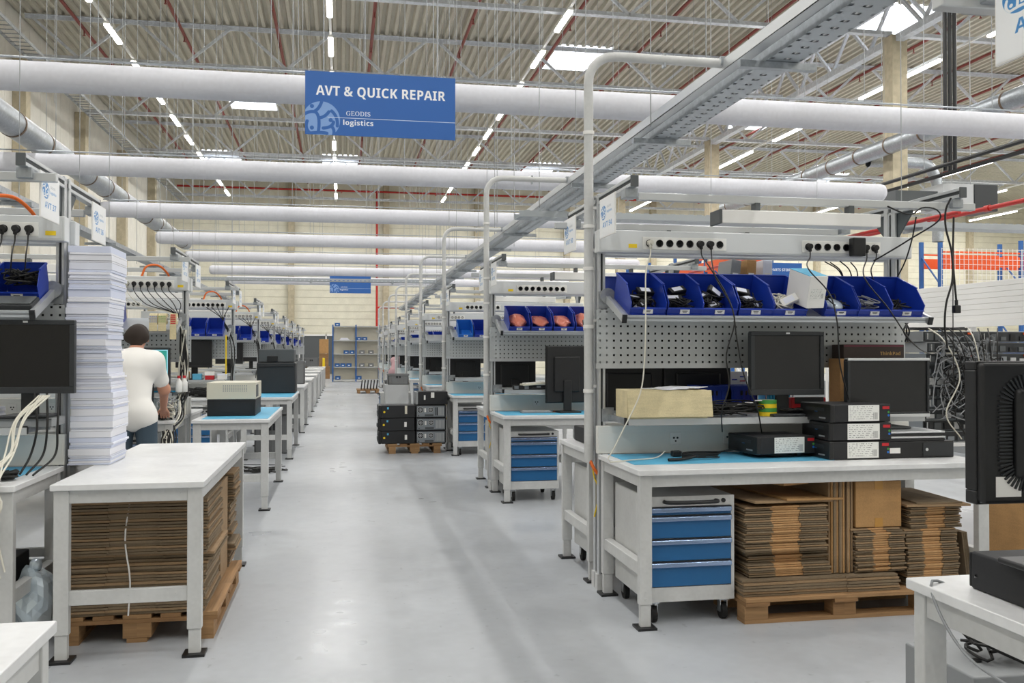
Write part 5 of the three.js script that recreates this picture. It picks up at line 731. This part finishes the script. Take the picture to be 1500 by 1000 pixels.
{ const t = structure(new THREE.Group()); t.name = 'door_1'; scene.add(t); obj('mesh_pane', B(-4.4, 0.2, 0.1, 2.5, -59.38, -59.33), M.cap, t); for (const x of [-4.4, -2.6, -0.95, 0.2]) obj('door_post', B(x - 0.04, x + 0.04, 0, 2.6, -59.33, -59.27), M.white, t); obj('door_head', B(-4.4, 0.2, 2.5, 2.6, -59.33, -59.27), M.white, t); }
// ---------- beyond the benches on the other side ----------
{ const t = thing('steel_table', 'grey table carrying the server pile beside the adapter bench', 'table', W(4.9, 0, 7.0)); obj('tabletop', RB(-0.75, 1.5, 0.74, 0.77, -0.5, 0.4, 0.004), M.top, t); for (const x of [-0.72, 1.4]) for (const z of [-0.45, 0.32]) obj('leg', RB(x, x + 0.06, 0, 0.74, z, z + 0.06, 0.004), M.frame, t); }
for (let c = 0; c < 2; c++) for (let k = 0; k < 10; k++) {
  const t = thing('rack_server', NTH(k + 1) + ' rack server up from the table in the ' + (c ? 'farther' : 'nearer') + ' pile', 'server', W(4.87 + c * 0.5 + rr(-0.015, 0.015), 0.771 + k * 0.09, 6.95 + rr(-0.02, 0.02)), 0, (c ? 'farther' : 'nearer') + ' server pile');
  obj('chassis', RB(-0.235, 0.235, 0, 0.086, -0.3, 0.25, 0.003), k > 7 ? M.greyBox : M.server, t);
  const fr = obj('front_bay', B(-0.225, 0.225, 0.006, 0.08, 0.25, 0.253), M.dark, t);
  for (let j = 0; j < 5; j++) obj('bay_cover', B(-0.215 + j * 0.088, -0.215 + j * 0.088 + rr(0.04, 0.075), 0.012, rr(0.04, 0.074), 0.253, 0.262), [M.server, M.greyLight, M.cap, M.black][Math.floor(rnd() * 4)], fr); obj('handle', [bar(V(-0.2, 0.02, 0.27), V(-0.2, 0.07, 0.27), 0.006, 6)], M.steel, fr); if (k % 2) obj('release_tab', B(0.17, 0.2, 0.06, 0.076, 0.26, 0.268), k > 6 ? M.rackOrange : M.binLight, fr);
}
for (let k = 0; k < 8; k++) cable((k % 4 ? 'black' : 'white') + ' lead drooping over the server pile', [W(4.65 + 0.09 * k, 1.69, 6.66), W(4.7 + 0.07 * k, 1.6, 6.55), W(4.85 + 0.05 * k, 1.3 - 0.05 * (k % 3), 6.55), W(4.75 + 0.08 * k, 1.0, 6.58), W(4.9 + 0.06 * k, 0.8, 6.6)], 0.0055, k % 4 ? M.cable : M.cableWhite, k % 4 ? 'black leads on the server pile' : 'white leads on the server pile'); tangle('grey leads hanging in a mass over the server fronts', W(4.95, 0.9, 6.61), 0.3, 0.75, 0.05, 14, M.cableGrey, 0.005); tangle('dark leads hanging in a mass over the server fronts', W(5.0, 0.85, 6.6), 0.3, 0.6, 0.04, 8, M.cable, 0.005); coil('black cable coiled on top of the server pile', W(4.95, 1.672, 6.95), 0.28, 0.14, 3); { const b = place(binL, W(5.65, 0.771, 6.9), 0.3, 'light blue bin beside the server pile'); b.scale.set(1.6, 1.5, 1.2); b.position.y = 1.372; } { const t = carton('grey case under the light blue bin beside the servers', W(5.72, 0.771, 6.9), 0.5, 0.6, 0.5, M.greyLight, 0, false); obj('name_label', B(-0.12, 0.1, 0.48, 0.53, 0.25, 0.2515), M.white, t); }
{ const t = thing('booth_wall', 'long white ribbed booth wall above posts beyond the servers', 'booth', W(9, 0, 6));
  for (let k = 0; k < 7; k++) obj('panel', RB(0, 0.06, 1.95 + k * 0.078, 2.0265 + k * 0.078, -14, 0, 0.006), M.white, t); obj('sill_beam', B(-0.02, 0.1, 1.86, 1.95, -14, 0), M.white, t); for (let k = 0; k < 8; k++) obj('post', B(0, 0.09, 0, 1.86, -14 + k * 2 - 0.09 + 0.1, -14 + k * 2 + 0.1), M.white, t); obj('skirt', B(0.02, 0.06, 0.0, 0.95, -13.9, 0), M.greyBox, t); }
function rack(label, x, d, turn, bays) { const t = thing('pallet_rack', label, 'rack', W(x, 0, d), turn); for (let k = 0; k <= bays; k++) { for (const z of [0, -1]) obj('upright', B(k * 3 - 0.06, k * 3 + 0.06, 0, 5.2, z - 0.05, z + 0.05), M.rackBlue, t); for (let y = 0.4; y < 4.8; y += 1.1) obj('brace', strut(V(k * 3, y, 0), V(k * 3, y + 1, -1), 0.04, 0.04), M.rackBlue, t); } for (const y of [1.6, 3.2, 4.3, 4.75]) for (let k = 0; k < bays; k++) for (const z of [0, -1]) obj('beam', B(k * 3 + 0.06, k * 3 + 2.94, y, y + (y > 4.5 ? 0.05 : y > 4 ? 0.34 : 0.14), z - 0.04, z + 0.04), M.rackOrange, t);
  for (let k = 0; k < bays; k++) { const g = []; for (let j = 0; j <= 18; j++) g.push(B(k * 3 + j * 0.165 - 0.006, k * 3 + j * 0.165 + 0.006, 3.34, 4.9, 0.06, 0.07)); for (let j = 0; j <= 9; j++) g.push(B(k * 3, k * 3 + 3, 3.34 + j * 0.17, 3.352 + j * 0.17, 0.06, 0.07)); obj('safety_net', g, M.white, t).userData.kind = 'stuff'; } return t; }
rack('blue pallet rack with orange beams and safety net beyond the booth', 19.3, 27, 0, 3); rack('blue and orange pallet rack running lengthwise beyond the benches', 13.6, 27.5, Math.PI / 2, 5);
{ const t = thing('hanging_sign', 'blue sign reading PARTS STORAGE by the orange rack', 'sign', W(12.3, 3.6, 24)); obj('board', B(-0.5, 0.5, 0, 0.4, -0.012, 0), M.signBlue, t); obj('print', new THREE.PlaneGeometry(1, 0.4).translate(0, 0.2, 0.002), new THREE.MeshStandardMaterial({ roughness: 0.4, map: canvasTex(512, 204, (c, w, h) => { c.fillStyle = '#2b62ad'; c.fillRect(0, 0, w, h); c.fillStyle = '#f0f2f5'; c.font = 'bold 54px sans-serif'; c.fillText('PARTS STORAGE', 24, 120); }) }), t); for (const x of [-0.4, 0.4]) obj('hanging_chain', bar(V(x, 0.4, -0.006), V(x, 8.7, -0.006), 0.006, 5), M.galv, t); }
{ const t = thing('cooling_unit', 'grey air-handling unit hung beyond the bench row', 'air unit', W(15.2, 5.0, 20.5)); obj('casing', RB(-0.75, 0.1, 0, 0.62, -0.5, 0.4, 0.01), M.greyLight, t); obj('black_grille', RB(0.1, 0.75, -0.03, 0.62, -0.5, 0.42, 0.01), M.dark, t); obj('side_frame', B(-1.9, -0.75, 0.05, 0.45, -0.3, 0.2), M.cap, t); for (const [x, z] of [[-0.7, 0.3], [0.08, 0.3], [-0.7, -0.4], [0.08, -0.4]]) obj('hanging_rod', bar(V(x, 0.62, z), V(x, 7.3, z), 0.01, 5), M.galvDull, t); }
for (let k = 0; k < 3; k++) tag(obj('insulated_pipe', bar(W(14.45 + k * 0.13, 5.9, 20), W(14.45 + k * 0.13, 12.2, 20), 0.05, 8), M.black), 'black insulated pipe dropping from the roof beside the air unit', 'pipe', 'dropping insulated pipes'); for (let k = 0; k < 2; k++) tag(obj('insulated_pipe', bar(W(14.3 + k * 0.15, 6.0 - k * 0.18, 10), W(14.3 + k * 0.15, 6.0 - k * 0.18, 24), 0.05, 8), M.black), 'black insulated pipe running lengthwise below the spiral duct', 'pipe', 'lengthwise insulated pipes');
for (const [x, y, d0, d1, r, lab] of [[9.4, 3.62, 4, 18, 0.035, 'red pipe running lengthwise above the booth wall'], [6.3, 2.95, 8.5, 16, 0.024, 'slim red pipe running lengthwise behind the adapter bins']]) { const t = thing('fire_pipe', lab, 'pipe'); obj('pipe', bar(W(x, y, d0), W(x, y, d1), r, 10), M.redBright, t); obj('coupling', bar(W(x, y, (d0 + d1) / 2 + 1), W(x, y, (d0 + d1) / 2 + 1.1), r * 1.4, 10), M.redBright, t); for (const d of [d0 + 1, d1 - 1]) obj('hanging_rod', bar(W(x, y, d), W(x, 12.34, d), 0.005, 5), M.galvDull, t); }
{ const t = cableTray('', 'cable tray running crosswise beyond the adapter bench top', 2.0, 16, 10.3, 10.6, 3.05, true); }
for (let i = 1; i <= 4; i++) { const o = tag(obj('flexible_conduit', hose([W(-1.98, 2.261, benchD(i) + 0.82), W(-1.94, 2.36, benchD(i) + 0.84), W(-1.84, 2.38, benchD(i) + 0.92), W(-1.76, 2.3, benchD(i) + 1.0), W(-1.75, 2.261, benchD(i) + 1.02)], 0.011, 20, 8), M.orange), NTH(i) + ' orange conduit bridging back-to-back benches along the end tables', 'conduit', 'orange conduits'); }
{ const t = tangle('grey and black leads heaped on the floor by the foreground table', W(2.3, 0, 2.9), 0.3, 0.1, 0.2, 8, M.cableGrey, 0.007); } cable('dark lead drooping from the black computer over the table edge', [at(1430, 863, 2.2).setY(0.9), at(1420, 868, 2.3), W(1.6, 0.87, 2.28), W(1.57, 0.82, 2.22), W(1.566, 0.73, 2.1), W(1.566, 0.7, 1.9), W(1.566, 0.68, 1.6)], 0.004, M.cableGrey);
{ const t = thing('tower_computer', 'grey computer tower standing on the floor beyond the foreground table', 'computer', W(2.38, 0, 3.05)); obj('case', RB(-0.22, 0.22, 0, 0.37, -0.2, 0.2, 0.008, 2), M.greyBox, t); obj('top_button', new THREE.CylinderGeometry(0.02, 0.02, 0.006, 14).translate(-0.1, 0.373, 0.05), M.black, t); }
tangle('dark leads lying on the grey tower beyond the foreground table', W(2.42, 0.371, 3.02), 0.16, 0.08, 0.13, 7, M.cable, 0.006);
carton('brown carton on the floor beside the server table', W(5.05, 0, 6.05), 0.5, 0.45, 0.45, M.cardTan, 0.2, false);
{ const t = thing('tower_computer', 'black computer tower on the floor under the near bench', 'computer', W(-1.78, 0, 5.25)); obj('case', RB(-0.1, 0.1, 0, 0.42, -0.2, 0.2, 0.006), M.blackMatt, t); obj('front_bezel', RB(-0.1, 0.1, 0.01, 0.42, 0.2, 0.215, 0.005), M.black, t); obj('drive_slot', B(-0.08, 0.08, 0.33, 0.36, 0.215, 0.217), M.cap, t); }
{ const t = thing('plastic_bag', 'crumpled clear plastic bag under the near bench', 'bag', W(-1.56, 0, 5.15)); obj('film', lumpy(0.12, 0.9, 1.5, 1).translate(0, 0.2, 0), M.sealed, t); obj('knot', lumpy(0.03, 1, 1.2, 1).translate(0, 0.39, 0), M.sealed, t); }
for (const [k, x] of [-2.3, -2.05].entries()) crate(['first', 'second'][k] + ' dark crate standing under the near bench', W(x - 0.25, 0, 5.3), 0.24, 0.4, 0.36, M.crate);
// ---------- finish ----------
scene.traverse(o => { if (o.isMesh) { o.castShadow = true; o.receiveShadow = true; } delete o.userData._used; });
scene.updateMatrixWorld(true);
renderer.render(scene, camera);
